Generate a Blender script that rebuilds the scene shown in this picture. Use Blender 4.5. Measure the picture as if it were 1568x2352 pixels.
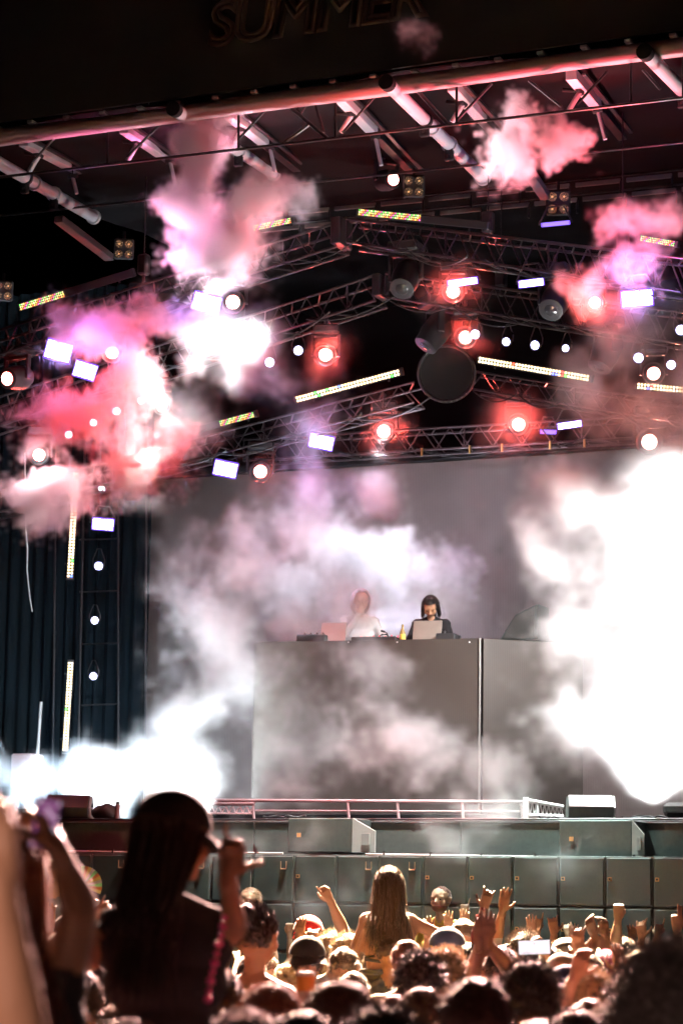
import bpy, bmesh, math, random, time
import numpy as np
from mathutils import Vector, Matrix, Quaternion
R = math.radians
rnd = random.Random(7)
scene = bpy.context.scene
col = scene.collection
for o in list(bpy.data.objects):
    bpy.data.objects.remove(o)

# ------------------------------------------------------------------ camera
F = 5500.0                       # focal length in units of a 1568 x 2352 frame
CAM = Vector((0, 0, 1.95))
cam_d = bpy.data.cameras.new('camera')
cam = bpy.data.objects.new('camera', cam_d); col.objects.link(cam)
scene.camera = cam
CM = Matrix.Rotation(R(90 + 9.44), 3, 'X') @ Matrix.Rotation(R(0.9), 3, 'Z')
cam.matrix_world = Matrix.Translation(CAM) @ CM.to_4x4()
cam_d.sensor_fit = 'VERTICAL'; cam_d.sensor_height = 36; cam_d.lens = 36 * F / 2352
cam_d.clip_start = 0.1; cam_d.clip_end = 600
cam_d.dof.use_dof = True; cam_d.dof.focus_distance = 22.5; cam_d.dof.aperture_fstop = 3.2
cam_d.dof.aperture_blades = 9

# ------------------------------------------------------------------ night sky, exposure
w = bpy.data.worlds.new('World'); scene.world = w; w.use_nodes = True
nt = w.node_tree; nt.nodes.clear()
sky = nt.nodes.new('ShaderNodeTexSky'); sky.sky_type = 'NISHITA'; sky.sun_disc = False
sky.sun_elevation = R(-4); sky.sun_rotation = R(200)
bg = nt.nodes.new('ShaderNodeBackground'); bg.inputs[1].default_value = 0.004
wo = nt.nodes.new('ShaderNodeOutputWorld')
nt.links.new(sky.outputs[0], bg.inputs[0]); nt.links.new(bg.outputs[0], wo.inputs[0])
vs = scene.view_settings
vs.view_transform = 'Standard'; vs.look = 'None'; vs.exposure = 0; vs.gamma = 1; vs.use_curve_mapping = False
cy = scene.cycles
cy.use_denoising = True
cy.volume_bounces = 1; cy.max_bounces = 5; cy.diffuse_bounces = 2; cy.glossy_bounces = 2; cy.transmission_bounces = 3
cy.transparent_max_bounces = 12
cy.volume_step_rate = 2.0; cy.volume_max_steps = 128
cy.sample_clamp_indirect = 4.0; cy.sample_clamp_direct = 0
cy.caustics_reflective = False; cy.caustics_refractive = False
cy.use_adaptive_sampling = True; cy.adaptive_threshold = 0.14; cy.adaptive_min_samples = 20

# ------------------------------------------------------------------ frames of reference
YAW = R(24)
UX = Vector((math.cos(YAW), -math.sin(YAW), 0))      # along the stage front, to the right
VX = Vector((math.sin(YAW), math.cos(YAW), 0))       # into the stage
ZX = Vector((0, 0, 1))
ORG = Vector((0, 24, 0))
def ray(px, py):
    return CM @ Vector(((px - 784) / F, -(py - 1176) / F, -1))
def S(px, py, v):
    """the place on the stage plane at depth v (metres behind the stage edge) seen at px, py"""
    d = ray(px, py)
    t = (v - (CAM - ORG).dot(VX)) / d.dot(VX)
    return CAM + d * t
def W(u, v, z):
    return ORG + UX * u + VX * v + ZX * z
def uvz(p):
    q = p - ORG
    return q.dot(UX), q.dot(VX), q.z
def A(px, py, dist):
    """the place at ground distance dist in front of the camera seen at px, py"""
    d = ray(px, py)
    return CAM + d * (dist / d.y)
ST = Matrix((UX, VX, ZX)).transposed()               # stage frame rotation
def mpp(v_or_pt):
    p = v_or_pt if isinstance(v_or_pt, Vector) else S(784, 1176, v_or_pt)
    d = (p - CAM).dot(CM @ Vector((0, 0, -1)))
    return d / F
# ------------------------------------------------------------------ materials
MATS = {}
def mat(name, colr=(.5, .5, .5), rough=.6, metal=0.0, vary=.25, scale=6.0, bump=0.0, spec=.5, trans=0.0, sheen=0.0):
    if name in MATS: return MATS[name]
    m = bpy.data.materials.new(name); m.use_nodes = True
    n = m.node_tree; b = n.nodes['Principled BSDF']
    tc = n.nodes.new('ShaderNodeTexCoord')
    nz = n.nodes.new('ShaderNodeTexNoise'); nz.inputs['Scale'].default_value = scale
    nz.inputs['Detail'].default_value = 4; nz.inputs['Roughness'].default_value = .65
    n.links.new(tc.outputs['Object'], nz.inputs['Vector'])
    mx = n.nodes.new('ShaderNodeMix'); mx.data_type = 'RGBA'
    c = Vector(colr)
    mx.inputs[6].default_value = (*(c * (1 - vary)), 1); mx.inputs[7].default_value = (*[min(1, x) for x in c * (1 + vary)], 1)
    n.links.new(nz.outputs[0], mx.inputs[0]); n.links.new(mx.outputs[2], b.inputs['Base Color'])
    mr = n.nodes.new('ShaderNodeMapRange'); n.links.new(nz.outputs[0], mr.inputs[0])
    mr.inputs[3].default_value = max(.05, rough - .15); mr.inputs[4].default_value = min(1, rough + .15)
    n.links.new(mr.outputs[0], b.inputs['Roughness'])
    b.inputs['Metallic'].default_value = metal
    b.inputs['Specular IOR Level'].default_value = spec
    if sheen: b.inputs['Sheen Weight'].default_value = sheen
    if bump:
        bp = n.nodes.new('ShaderNodeBump'); bp.inputs['Strength'].default_value = bump
        n.links.new(nz.outputs[0], bp.inputs['Height']); n.links.new(bp.outputs[0], b.inputs['Normal'])
    if trans:
        tr = n.nodes.new('ShaderNodeBsdfTranslucent'); n.links.new(mx.outputs[2], tr.inputs['Color'])
        ms = n.nodes.new('ShaderNodeMixShader'); ms.inputs[0].default_value = trans
        out = n.nodes['Material Output']
        n.links.new(b.outputs[0], ms.inputs[1]); n.links.new(tr.outputs[0], ms.inputs[2]); n.links.new(ms.outputs[0], out.inputs[0])
    MATS[name] = m
    return m
def emit(name, colr, strength, sample=False, edge=None):
    if name in MATS: return MATS[name]
    m = bpy.data.materials.new(name); m.use_nodes = True
    n = m.node_tree; n.nodes.clear()
    e = n.nodes.new('ShaderNodeEmission'); o = n.nodes.new('ShaderNodeOutputMaterial')
    e.inputs[0].default_value = (*colr, 1); e.inputs[1].default_value = strength
    n.links.new(e.outputs[0], o.inputs[0])
    if not sample: m.cycles.emission_sampling = 'NONE'
    MATS[name] = m
    return m
def led_mat(name, strength):
    """emission in the colour stored on each LED face"""
    if name in MATS: return MATS[name]
    m = bpy.data.materials.new(name); m.use_nodes = True
    n = m.node_tree; n.nodes.clear()
    e = n.nodes.new('ShaderNodeEmission'); o = n.nodes.new('ShaderNodeOutputMaterial')
    a = n.nodes.new('ShaderNodeAttribute'); a.attribute_name = 'led'
    n.links.new(a.outputs['Color'], e.inputs[0]); e.inputs[1].default_value = strength
    n.links.new(e.outputs[0], o.inputs[0]); m.cycles.emission_sampling = 'NONE'
    MATS[name] = m
    return m
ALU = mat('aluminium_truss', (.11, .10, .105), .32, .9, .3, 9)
ALU_W = mat('painted_roof_tube', (.62, .60, .62), .45, .2, .15, 5, .05)
STEEL = mat('dark_steel', (.05, .047, .05), .45, .7, .3, 8)
BLACK = mat('black_fixture_plastic', (.018, .018, .02), .5, 0, .3, 12)
BLACKM = mat('black_paint', (.008, .008, .009), .75, 0, .4, 4, 0, .2)
GRILLE = mat('speaker_grille', (.060, .070, .065), .6, .2, .3, 60, .15)  # green cast of the light on the stage front is put into the colour
CAB = mat('speaker_cabinet', (.072, .080, .075), .55, 0, .35, 25, .2)  # same green light cast mixed into the base colour
ORANGE = mat('orange_badge', (.75, .34, .12), .5, 0, .1)
WHITE = mat('white_plastic', (.75, .74, .72), .5, 0, .08)
GREY = mat('grey_plastic', (.33, .32, .31), .5, 0, .2)
DECK = mat('stage_deck_ply', (.06, .05, .05), .7, 0, .3, 3)
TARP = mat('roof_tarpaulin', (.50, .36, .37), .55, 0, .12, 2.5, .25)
FABRIC = mat('black_roof_fabric', (.0045, .0035, .004), .95, 0, .3, 2, .2, .1)
DRAPE = mat('black_drape', (.0035, .007, .010), .95, 0, .35, 3, .3, .1)
GROUND = mat('trampled_ground', (.05, .045, .04), .95, 0, .5, 1.5, .4)
LENS_OFF = mat('unlit_lens', (.05, .05, .05), .08, .3, .2)

# ------------------------------------------------------------------ mesh and object helpers
ROOTM = {}
def thing(name, label, cat, loc=(0, 0, 0), rot=None, group=None, kind=None):
    o = bpy.data.objects.new(name, None); col.objects.link(o)
    o.empty_display_size = .1
    M = Matrix.Translation(Vector(loc)) @ (rot.to_4x4() if rot is not None else Matrix.Identity(4))
    o.matrix_world = M
    o['label'] = label; o['category'] = cat
    if group: o['group'] = group
    if kind: o['kind'] = kind
    ROOTM[o.name] = M
    return o
def link(name, me, M, parent=None, label=None, cat=None, group=None, kind=None):
    o = bpy.data.objects.new(name, me); col.objects.link(o)
    if parent is not None:
        o.parent = parent
        o.matrix_parent_inverse = Matrix.Identity(4)
        o.matrix_basis = ROOTM[parent.name].inverted() @ M
    else:
        o.matrix_basis = M
    ROOTM[o.name] = M
    if label: o['label'] = label
    if cat: o['category'] = cat
    if group: o['group'] = group
    if kind: o['kind'] = kind
    return o
def mesh_of(bm, name, *mats_, smooth=None):
    me = bpy.data.meshes.new(name); bm.to_mesh(me); bm.free()
    for m in mats_: me.materials.append(m)
    if smooth is not None:
        me.polygons.foreach_set('use_smooth', [True] * len(me.polygons))
        if smooth < 180: me.set_sharp_from_angle(angle=R(smooth))
    return me
MC = {}
def cyl_mesh(m, sides=8, r2=1.0):
    k = ('cyl', m.name, sides, r2)
    if k not in MC:
        bm = bmesh.new()
        bmesh.ops.create_cone(bm, cap_ends=True, segments=sides, radius1=1, radius2=r2, depth=1)
        MC[k] = mesh_of(bm, 'rod', m, smooth=50)
    return MC[k]
def axis_matrix(p0, p1):
    d = p1 - p0
    q = d.to_track_quat('Z', 'Y')
    return Matrix.Translation((p0 + p1) / 2) @ q.to_matrix().to_4x4(), d.length
def rod(name, p0, p1, r, m, parent=None, sides=8, r2=1.0, **kw):
    M, l = axis_matrix(p0, p1)
    return link(name, cyl_mesh(m, sides, r2), M @ Matrix.Diagonal((r, r, l, 1)), parent, **kw)
def box_mesh(m, size, bevel=.01):
    k = ('box', m.name, tuple(round(s, 3) for s in size), bevel)
    if k not in MC:
        bm = bmesh.new(); bmesh.ops.create_cube(bm, size=1)
        bmesh.ops.scale(bm, vec=Vector(size), verts=bm.verts)
        if bevel: bmesh.ops.bevel(bm, geom=bm.edges[:], offset=min(bevel, min(size) * .3), segments=1, affect='EDGES')
        MC[k] = mesh_of(bm, 'box', m)
    return MC[k]
def box(name, c, size, m, parent=None, rot=ST, bevel=.01, **kw):
    return link(name, box_mesh(m, size, bevel), Matrix.Translation(c) @ rot.to_4x4(), parent, **kw)
def beam(name, p0, p1, w_, h_, m, parent=None, **kw):
    d = (p1 - p0); l = d.length; z = d.normalized()
    x = z.cross(ZX)
    x = x.normalized() if x.length > 1e-3 else UX.copy(); y = z.cross(x)
    rot = Matrix((x, y, z)).transposed()
    return link(name, box_mesh(m, (w_, h_, 1), .004), Matrix.Translation((p0 + p1) / 2) @ rot.to_4x4() @ Matrix.Diagonal((1, 1, l, 1)), parent, **kw)
def tube(pts, r, m, name, sides=6, parent=None, **kw):
    """one bent tube or cable through pts"""
    bm = bmesh.new(); rings = []
    n = len(pts)
    for i, p in enumerate(pts):
        t = (pts[min(i + 1, n - 1)] - pts[max(i - 1, 0)]).normalized()
        a = t.orthogonal().normalized() if i == 0 else (rings_a - t * rings_a.dot(t)).normalized()
        rings_a = a; b = t.cross(a)
        rr = r[i] if isinstance(r, (list, tuple)) else r
        rings.append([bm.verts.new(p + (a * math.cos(k * 2 * math.pi / sides) + b * math.sin(k * 2 * math.pi / sides)) * rr) for k in range(sides)])
    for i in range(n - 1):
        for k in range(sides):
            bm.faces.new((rings[i][k], rings[i][(k + 1) % sides], rings[i + 1][(k + 1) % sides], rings[i + 1][k]))
    bm.faces.new(rings[0][::-1]); bm.faces.new(rings[-1])
    return link(name, mesh_of(bm, name, m, smooth=60), Matrix.Identity(4), parent, **kw)
def lathe(prof, m, name, sides=20, cap=True):
    """surface of revolution about local Z from (radius, z) pairs"""
    bm = bmesh.new(); rings = []
    for r, z in prof:
        rings.append([bm.verts.new((r * math.cos(k * 2 * math.pi / sides), r * math.sin(k * 2 * math.pi / sides), z)) for k in range(sides)])
    for i in range(len(prof) - 1):
        for k in range(sides):
            bm.faces.new((rings[i][k], rings[i][(k + 1) % sides], rings[i + 1][(k + 1) % sides], rings[i + 1][k]))
    if cap:
        bm.faces.new(rings[0][::-1]); bm.faces.new(rings[-1])
    bmesh.ops.recalc_face_normals(bm, faces=bm.faces[:])
    return mesh_of(bm, name, m, smooth=40)
def prism(pts2, depth, m, name, bevel=0.0):
    """extrude a 2D outline (x, z) along local Y by depth"""
    bm = bmesh.new()
    f = [bm.verts.new((x, -depth / 2, z)) for x, z in pts2]
    g = [bm.verts.new((x, depth / 2, z)) for x, z in pts2]
    bm.faces.new(f); bm.faces.new(g[::-1])
    n = len(pts2)
    for i in range(n): bm.faces.new((f[i], g[i], g[(i + 1) % n], f[(i + 1) % n]))
    bmesh.ops.recalc_face_normals(bm, faces=bm.faces[:])
    if bevel: bmesh.ops.bevel(bm, geom=bm.edges[:], offset=bevel, segments=1, affect='EDGES')
    return mesh_of(bm, name, m)
def look(d, up=ZX):
    """rotation whose local -Z looks along d and whose Y is near up"""
    z = -d.normalized(); x = up.cross(z)
    x = x.normalized() if x.length > 1e-4 else UX.copy()
    y = z.cross(x)
    return Matrix((x, y, z)).transposed()
def lamp(name, p, aim, energy, colr, size=R(40), blend=.5, soft=.06, parent=None):
    l = bpy.data.lights.new(name, 'SPOT'); l.energy = energy; l.color = colr
    l.spot_size = size; l.spot_blend = blend; l.shadow_soft_size = soft
    return link(name, l, Matrix.Translation(p) @ look(aim).to_4x4(), parent)

# ------------------------------------------------------------------ ground, stage, screen
bm = bmesh.new(); bmesh.ops.create_grid(bm, x_segments=24, y_segments=24, size=150)
for v in bm.verts: v.co.z += rnd.uniform(-.03, .0)
link('ground', mesh_of(bm, 'ground', GROUND), Matrix.Translation((0, 60, 0)), kind='structure', label='dark trampled festival ground under the crowd')

DZ = S(784, 1884, -.25).z                    # deck height
st = thing('stage', 'black raised festival stage deck with metal front edge', 'stage', W(0, 0, 0), ST)
UL, UR = uvz(S(-260, 1884, -.25))[0], uvz(S(1900, 1884, -.25))[0]
UC, UW = (UL + UR) / 2, UR - UL
box('deck', W(UC, 4.4, DZ - .06), (UW + 6, 9.3, .12), DECK, st)
box('skirt', W(UC, 4.6, DZ / 2 - .07), (UW + 6, 8.8, DZ - .16), BLACKM, st)
pan = 1.1
k = 0
u = UL
while u < UR:                                # fascia boards under the deck edge
    box('fascia_board', W(u + pan / 2, -.28, DZ - .20), (pan - .012, .04, .36), CAB, st, bevel=.006)
    u += pan
rod('edge_rail', W(UL, -.31, DZ + .005), W(UR, -.31, DZ + .005), .012, ALU, st)

# LED wall at the back
SV = 6.5
def screen_mat():
    m = bpy.data.materials.new('led_wall_mesh'); m.use_nodes = True
    n = m.node_tree; b = n.nodes['Principled BSDF']
    tc = n.nodes.new('ShaderNodeTexCoord'); mp = n.nodes.new('ShaderNodeMapping')
    wv = n.nodes.new('ShaderNodeTexWave'); wv.bands_direction = 'X'; wv.inputs['Scale'].default_value = 14; wv.inputs['Distortion'].default_value = .4
    wv.inputs['Detail'].default_value = 2
    nz = n.nodes.new('ShaderNodeTexNoise'); nz.inputs['Scale'].default_value = 1.2
    n.links.new(tc.outputs['Object'], wv.inputs['Vector']); n.links.new(tc.outputs['Object'], nz.inputs['Vector'])
    r1 = n.nodes.new('ShaderNodeMix'); r1.data_type = 'RGBA'
    r1.inputs[6].default_value = (.150, .122, .112, 1); r1.inputs[7].default_value = (.195, .162, .148, 1)
    n.links.new(wv.outputs['Fac'], r1.inputs[0])
    r2 = n.nodes.new('ShaderNodeMix'); r2.data_type = 'RGBA'; r2.blend_type = 'MULTIPLY'; r2.inputs[0].default_value = .6
    n.links.new(r1.outputs[2], r2.inputs[6]); n.links.new(nz.outputs[0], r2.inputs[7])
    n.links.new(r2.outputs[2], b.inputs['Base Color']); b.inputs['Roughness'].default_value = .55
    return m
SCREEN = screen_mat()
sl, sr = uvz(S(343, 1300, SV))[0], UR + 2
sz = S(1000, 1060, SV).z
ls = thing('led_wall', 'tall grey LED video wall with fine vertical stripes behind the booth', 'screen', W(0, SV, DZ), ST)
box('panel', W((sl + sr) / 2, SV + .06, (sz + DZ) / 2), (sr - sl, .12, sz - DZ), SCREEN, ls)
box('top_frame', W((sl + sr) / 2, SV - .02, sz + .05), (sr - sl, .2, .1), BLACKM, ls)
# side drape, folded cloth hung on the left
def drape(u0, u1, v, z0, z1, m, fold=.06, nf=26):
    bm = bmesh.new(); top = []; bot = []
    n = nf * 6
    for i in range(n + 1):
        t = i / n
        off = math.sin(t * nf * 2 * math.pi + math.sin(t * 17) * 1.2) * fold * (0.7 + .3 * math.sin(t * 31))
        p = W(u0 + (u1 - u0) * t, v + off, 0)
        bot.append(bm.verts.new((p.x, p.y, z0))); top.append(bm.verts.new((p.x, p.y, z1)))
    for i in range(n): bm.faces.new((bot[i], bot[i + 1], top[i + 1], top[i]))
    ext = bmesh.ops.extrude_face_region(bm, geom=bm.faces[:])
    for e in ext['geom']:
        if isinstance(e, bmesh.types.BMVert): e.co += VX * .03
    bmesh.ops.recalc_face_normals(bm, faces=bm.faces[:])
    return mesh_of(bm, 'drape', m, smooth=60)
dl = uvz(S(-300, 1300, 5.8))[0]; dr = uvz(S(345, 1300, 5.8))[0]
link('stage_drape', drape(dl, dr, 5.8, DZ, sz + 2.6, DRAPE), Matrix.Identity(4), label='black folded side drape left of the video wall', cat='drape')
box('rear_wall', W(UC, 9.0, DZ + 4), (UW + 8, .1, 8.5), FABRIC, None, label='black cloth rear wall of the stage roof', cat='wall')

# ------------------------------------------------------------------ roof
rf = thing('stage_roof', 'black stage roof with pale tarpaulin front edge and white crossing tubes', 'roof', S(784, 230, -1), ST)
f0, f1 = S(-160, 338, -1), S(1760, 82, -1)
# the rolled tarpaulin edge: a fat soft roll, thicker in the middle of the picture
def tarp_roll():
    bm = bmesh.new(); rings = []
    n, sd = 60, 14
    for i in range(n + 1):
        t = i / n
        c = f0.lerp(f1, t) + ZX * (.005 * math.sin(t * 17))
        ry = .092 + .006 * math.sin(t * 13 + 1); rx = .09
        ring = []
        for k in range(sd):
            a = k * 2 * math.pi / sd
            q = 1 + .012 * math.sin(t * 160 + k * 2.1) * (.5 + .5 * math.sin(t * 31))
            ring.append(bm.verts.new(c + VX * math.cos(a) * rx * q + ZX * math.sin(a) * ry * q))
        rings.append(ring)
    for i in range(n):
        for k in range(sd):
            bm.faces.new((rings[i][k], rings[i][(k + 1) % sd], rings[i + 1][(k + 1) % sd], rings[i + 1][k]))
    bm.faces.new(rings[0][::-1]); bm.faces.new(rings[-1])
    bmesh.ops.recalc_face_normals(bm, faces=bm.faces[:])
    return mesh_of(bm, 'tarp_roll', TARP, smooth=60)
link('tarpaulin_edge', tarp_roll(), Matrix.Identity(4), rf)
for t in [i / 21 for i in range(22)]:        # straps round the roll
    c = f0.lerp(f1, t) + ZX * (.005 * math.sin(t * 17)) + ZX * .092
    box('strap', c - VX * .03, (.07, .16, .035), GREY, rf, bevel=.006)
# fabric underside, rising backwards from the edge
def quad(name, pts, m, parent, th=.02, **kw):
    bm = bmesh.new()
    vsx = [bm.verts.new(p) for p in pts]; bm.faces.new(vsx)
    bmesh.ops.subdivide_edges(bm, edges=bm.edges[:], cuts=14, use_grid_fill=True)
    for v in bm.verts: v.co += ZX * .05 * math.sin(v.co.x * 2.3 + v.co.y * 1.1)
    ext = bmesh.ops.extrude_face_region(bm, geom=bm.faces[:])
    for e in ext['geom']:
        if isinstance(e, bmesh.types.BMVert): e.co += ZX * th
    bmesh.ops.recalc_face_normals(bm, faces=bm.faces[:])
    return link(name, mesh_of(bm, name, m, smooth=60), Matrix.Identity(4), parent, **kw)
quad('roof_cloth', [f0 + ZX * .10, f1 + ZX * .10, f1 + VX * 10.2 + ZX * .5, f0 + VX * 10.2 + ZX * .5], FABRIC, rf)
# black scrim above the roof edge with faint lettering
BANNER = mat('black_scrim', (.006, .006, .0065), .95, 0, .3, 2, .1)
bn = thing('roof_banner', 'black banner above the stage roof with faint dark lettering', 'banner', f0.lerp(f1, .5), ST)
bh = 3.2
b0, b1 = f0 - VX * .05 + ZX * .16, f1 - VX * .05 + ZX * .16
bm = bmesh.new()
vv = [bm.verts.new(p) for p in (b0, b1, b1 + ZX * bh, b0 + ZX * bh)]
bm.faces.new(vv)
ext = bmesh.ops.extrude_face_region(bm, geom=bm.faces[:])
for e in ext['geom']:
    if isinstance(e, bmesh.types.BMVert): e.co += VX * .04
bmesh.ops.recalc_face_normals(bm, faces=bm.faces[:])
link('scrim', mesh_of(bm, 'scrim', BANNER), Matrix.Identity(4), bn)
LETTER = mat('dull_brown_lettering', (.045, .028, .018), .9, 0, .5, 8)
def outline_text(txt, p, h, name, parent, bold=.02, extr=.004):
    cu = bpy.data.curves.new(name, 'FONT'); cu.body = txt; cu.size = h; cu.extrude = 0; cu.fill_mode = 'NONE'
    cu.bevel_depth = bold; cu.bevel_resolution = 0; cu.space_character = .92; cu.shear = .12; cu.resolution_u = 4
    cu.materials.append(LETTER)
    x = UX.copy(); y = ZX.copy(); z = x.cross(y)
    tmp = bpy.data.objects.new('tmp', cu); col.objects.link(tmp)
    bpy.context.view_layer.update()
    me = bpy.data.meshes.new_from_object(tmp.evaluated_get(bpy.context.evaluated_depsgraph_get()))
    bpy.data.objects.remove(tmp)
    return link(name, me, Matrix.Translation(p) @ Matrix((x, y, z)).transposed().to_4x4(), parent)
outline_text('SUMMER', S(476, 106, -1.12), .66, 'lettering', bn, .028)
# ------------------------------------------------------------------ roof steelwork
def polyrods(name, pairs, v, r, m, parent, v2=None, sides=8):
    for a, b in pairs:
        rod(name, S(a[0], a[1], v), S(b[0], b[1], v if v2 is None else v2), r, m, parent, sides)
TUBES = [((-40, 352), (215, 498)), ((402, 252), (628, 398)), ((890, 192), (1108, 408)), ((1482, 122), (1700, 345))]
TV0, TV1 = -1.25, 1.9
tube_label = ['pale roof tube at the left edge of the picture', 'pale roof tube left of centre running into smoke', 'pale roof tube right of centre with black end cap', 'pale roof tube at the right edge of the picture']
for (a, b), lb in zip(TUBES, tube_label):
    p0, p1 = S(*a, TV0), S(*b, TV1)
    t = thing('roof_tube', lb, 'tube', p0, group='pale tubes crossing the roof edge')
    rod('pipe', p0, p1, .068, ALU_W, t, 20)
    d = (p1 - p0).normalized()
    rod('end_cap', p0 - d * .06, p0 + d * .03, .078, BLACKM, t, 20)
    for s_ in (.36, .44, .62, 1.0):                 # bolted couplers
        c = p0.lerp(p1, s_)
        rod('coupler_ring', c - d * .022, c + d * .022, .088, ALU_W if s_ != .36 else STEEL, t, 20)
        if s_ in (.36, .62):
            g = box('coupler_lug', c - ZX * .11, (.10, .05, .14), STEEL, t, bevel=.01)
            rod('bolt', c - ZX * .13 - VX * .035, c - ZX * .13 + VX * .03, .016, ALU, t)
# box beams between the tubes, each with a scissor bracket and a hanging stick
BEAMS = [((55, 325), (155, 378), (167, 405), (177, 445)), ((285, 295), (375, 355), (391, 370), (403, 424)), ((527, 262), (607, 326), (620, 340), (632, 396)),
         ((780, 222), (856, 300), (862, 315), (875, 380)), ((1039, 198), (1106, 272), None, None), ((1311, 172), (1368, 240), (1372, 255), (1389, 320))]
blab = ['second from the left tube', 'left of the smoke plume', 'inside the left smoke plume', 'left of the black-capped middle tube', 'above the bright smoke puff', 'left of the rightmost tube']
for (a, b, c, d), lb in zip(BEAMS, blab):
    p0, p1 = S(*a, -.75), S(*b, .55)
    ex = p1 + (p1 - p0) * 1.3
    t = thing('roof_beam', 'white box-section roof beam ' + lb, 'beam', p0, group='box beams under the roof')
    beam('box_section', p0, p1, .11, .10, ALU_W, t)
    beam('dark_extension', p1, ex, .10, .09, STEEL, t)
    beam('flange', p0 + UX * .13 - ZX * .01, ex + UX * .13 - ZX * .01, .05, .03, STEEL, t)
    m_ = p0.lerp(p1, .35)
    rod('bracket_arm', m_ - ZX * .06, m_ - ZX * .24 - UX * .12, .028, ALU_W, t)
    rod('bracket_arm', m_ - ZX * .06 + UX * .02, m_ - ZX * .02 - UX * .18, .022, STEEL, t)
    rod('bolt', m_ - ZX * .06 - VX * .08, m_ - ZX * .06 + VX * .05, .03, STEEL, t)
    if c:
        q0, q1 = S(*c, .6), S(*d, .6)
        rod('hanging_stick', q0, q1, .022, ALU_W, t)
        rod('clamp', q0 - UX * .05, q0 + UX * .06, .03, STEEL, t)
        rod('cord', q0, q0 + ZX * .35, .006, BLACKM, t)
for (a, b), lb in zip([((135, 503), (252, 592)), ((1212, 393), (1252, 452))], ['grey sloping roof strut at left above the four-cell blinder', 'grey sloping roof strut below the bright smoke puff']):
    beam('roof_strut', S(*a, .4), S(*b, 1.6), .11, .08, mat('grey_steel', (.10, .095, .10), .5, .4), None, label=lb, cat='strut')
# front lattice girder under the tarpaulin roll
ft = thing('front_girder', 'slender lattice girder hanging under the tarpaulin edge', 'girder', S(784, 318, -.95))
def line(p, q, x): return (x, p[1] + (q[1] - p[1]) * (x - p[0]) / (q[0] - p[0]))
LA, LB = (85, 397), (1519, 230)
TA, TB = (0, 320), (1568, 118)
xs = [-120, 85, 247, 300, 445, 548, 626, 745, 881, 960, 1048, 1128, 1240, 1390, 1448, 1560, 1690]
for i in range(len(xs) - 1):
    polyrods('bottom_chord', [(line(LA, LB, xs[i]), line(LA, LB, xs[i + 1]))], -.95, .016, ALU, ft)
for x in (247, 548, 770, 1048, 1448, 1568):
    polyrods('post', [(line(TA, TB, x), line(LA, LB, x))], -.95, .014, STEEL, ft)
polyrods('brace', [((75, 372), (125, 318)), ((293, 360), (372, 282)), ((548, 320), (630, 230)), ((786, 305), (876, 205)), ((1049, 275), (1129, 192)), ((1214, 185), (1289, 245)), ((1324, 240), (1394, 163)),
                   ((1475, 160), (1515, 205))], -.95, .014, STEEL, ft)
polyrods('brace', [((625, 212), (752, 318)), ((712, 285), (652, 328)), ((1030, 288), (960, 210))], -.95, .018, ALU, ft)
polyrods('brace', [((720, 212), (690, 262)), ((664, 212), (692, 265)), ((715, 215), (745, 305))], -.7, .014, STEEL, ft)
# tie rod behind and dim rear purlins
rod('tie_rod', S(-150, 512, 1.2), S(1750, 308, 1.2), .014, ALU, None, label='long thin tie rod crossing the whole roof', cat='rod')
DIM = mat('dull_galvanised', (.22, .19, .18), .5, .5)
for a, b, lb in [((560, 500), (1800, 378), 'upper'), ((600, 530), (1800, 412), 'lower')]:
    t = thing('purlin', 'dim slotted rear purlin, ' + lb + ' of the two above the gable', 'purlin', S(*a, 3.2))
    n = 11
    for i in range(n):
        p = S(*a, 3.2).lerp(S(*b, 3.2), i / n); q = S(*a, 3.2).lerp(S(*b, 3.2), (i + .88) / n)
        beam('slotted_length', p, q, .03, .05, DIM, t)
        rod('post', q, q - ZX * .16, .012, STEEL, t)
    rod('backing_chord', S(*a, 3.3) + ZX * .06, S(*b, 3.3) + ZX * .06, .012, STEEL, t)

# ------------------------------------------------------------------ lighting trusses
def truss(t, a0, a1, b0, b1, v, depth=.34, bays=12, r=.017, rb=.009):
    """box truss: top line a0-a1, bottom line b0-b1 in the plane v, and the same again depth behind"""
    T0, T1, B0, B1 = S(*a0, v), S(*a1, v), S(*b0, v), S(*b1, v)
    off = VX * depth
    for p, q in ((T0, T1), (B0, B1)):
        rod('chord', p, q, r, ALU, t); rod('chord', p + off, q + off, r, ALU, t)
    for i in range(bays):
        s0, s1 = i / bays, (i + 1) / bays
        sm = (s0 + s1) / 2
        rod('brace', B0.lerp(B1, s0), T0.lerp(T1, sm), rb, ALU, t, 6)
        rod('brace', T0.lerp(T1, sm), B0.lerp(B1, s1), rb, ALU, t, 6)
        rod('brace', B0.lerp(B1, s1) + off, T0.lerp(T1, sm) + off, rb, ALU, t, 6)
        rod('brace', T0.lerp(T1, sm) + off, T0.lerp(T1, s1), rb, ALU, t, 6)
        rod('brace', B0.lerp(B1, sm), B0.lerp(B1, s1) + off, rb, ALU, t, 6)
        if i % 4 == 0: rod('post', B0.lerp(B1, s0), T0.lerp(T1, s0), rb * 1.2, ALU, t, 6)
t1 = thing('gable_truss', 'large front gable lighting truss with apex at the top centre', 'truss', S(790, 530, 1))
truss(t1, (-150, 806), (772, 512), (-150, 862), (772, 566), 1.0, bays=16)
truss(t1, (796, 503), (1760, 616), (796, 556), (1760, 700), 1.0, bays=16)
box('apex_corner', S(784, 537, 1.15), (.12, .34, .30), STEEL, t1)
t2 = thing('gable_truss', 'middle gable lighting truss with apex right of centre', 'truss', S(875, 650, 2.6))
truss(t2, (-150, 960), (862, 632), (-150, 1025), (862, 690), 2.6, bays=17)
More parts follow.
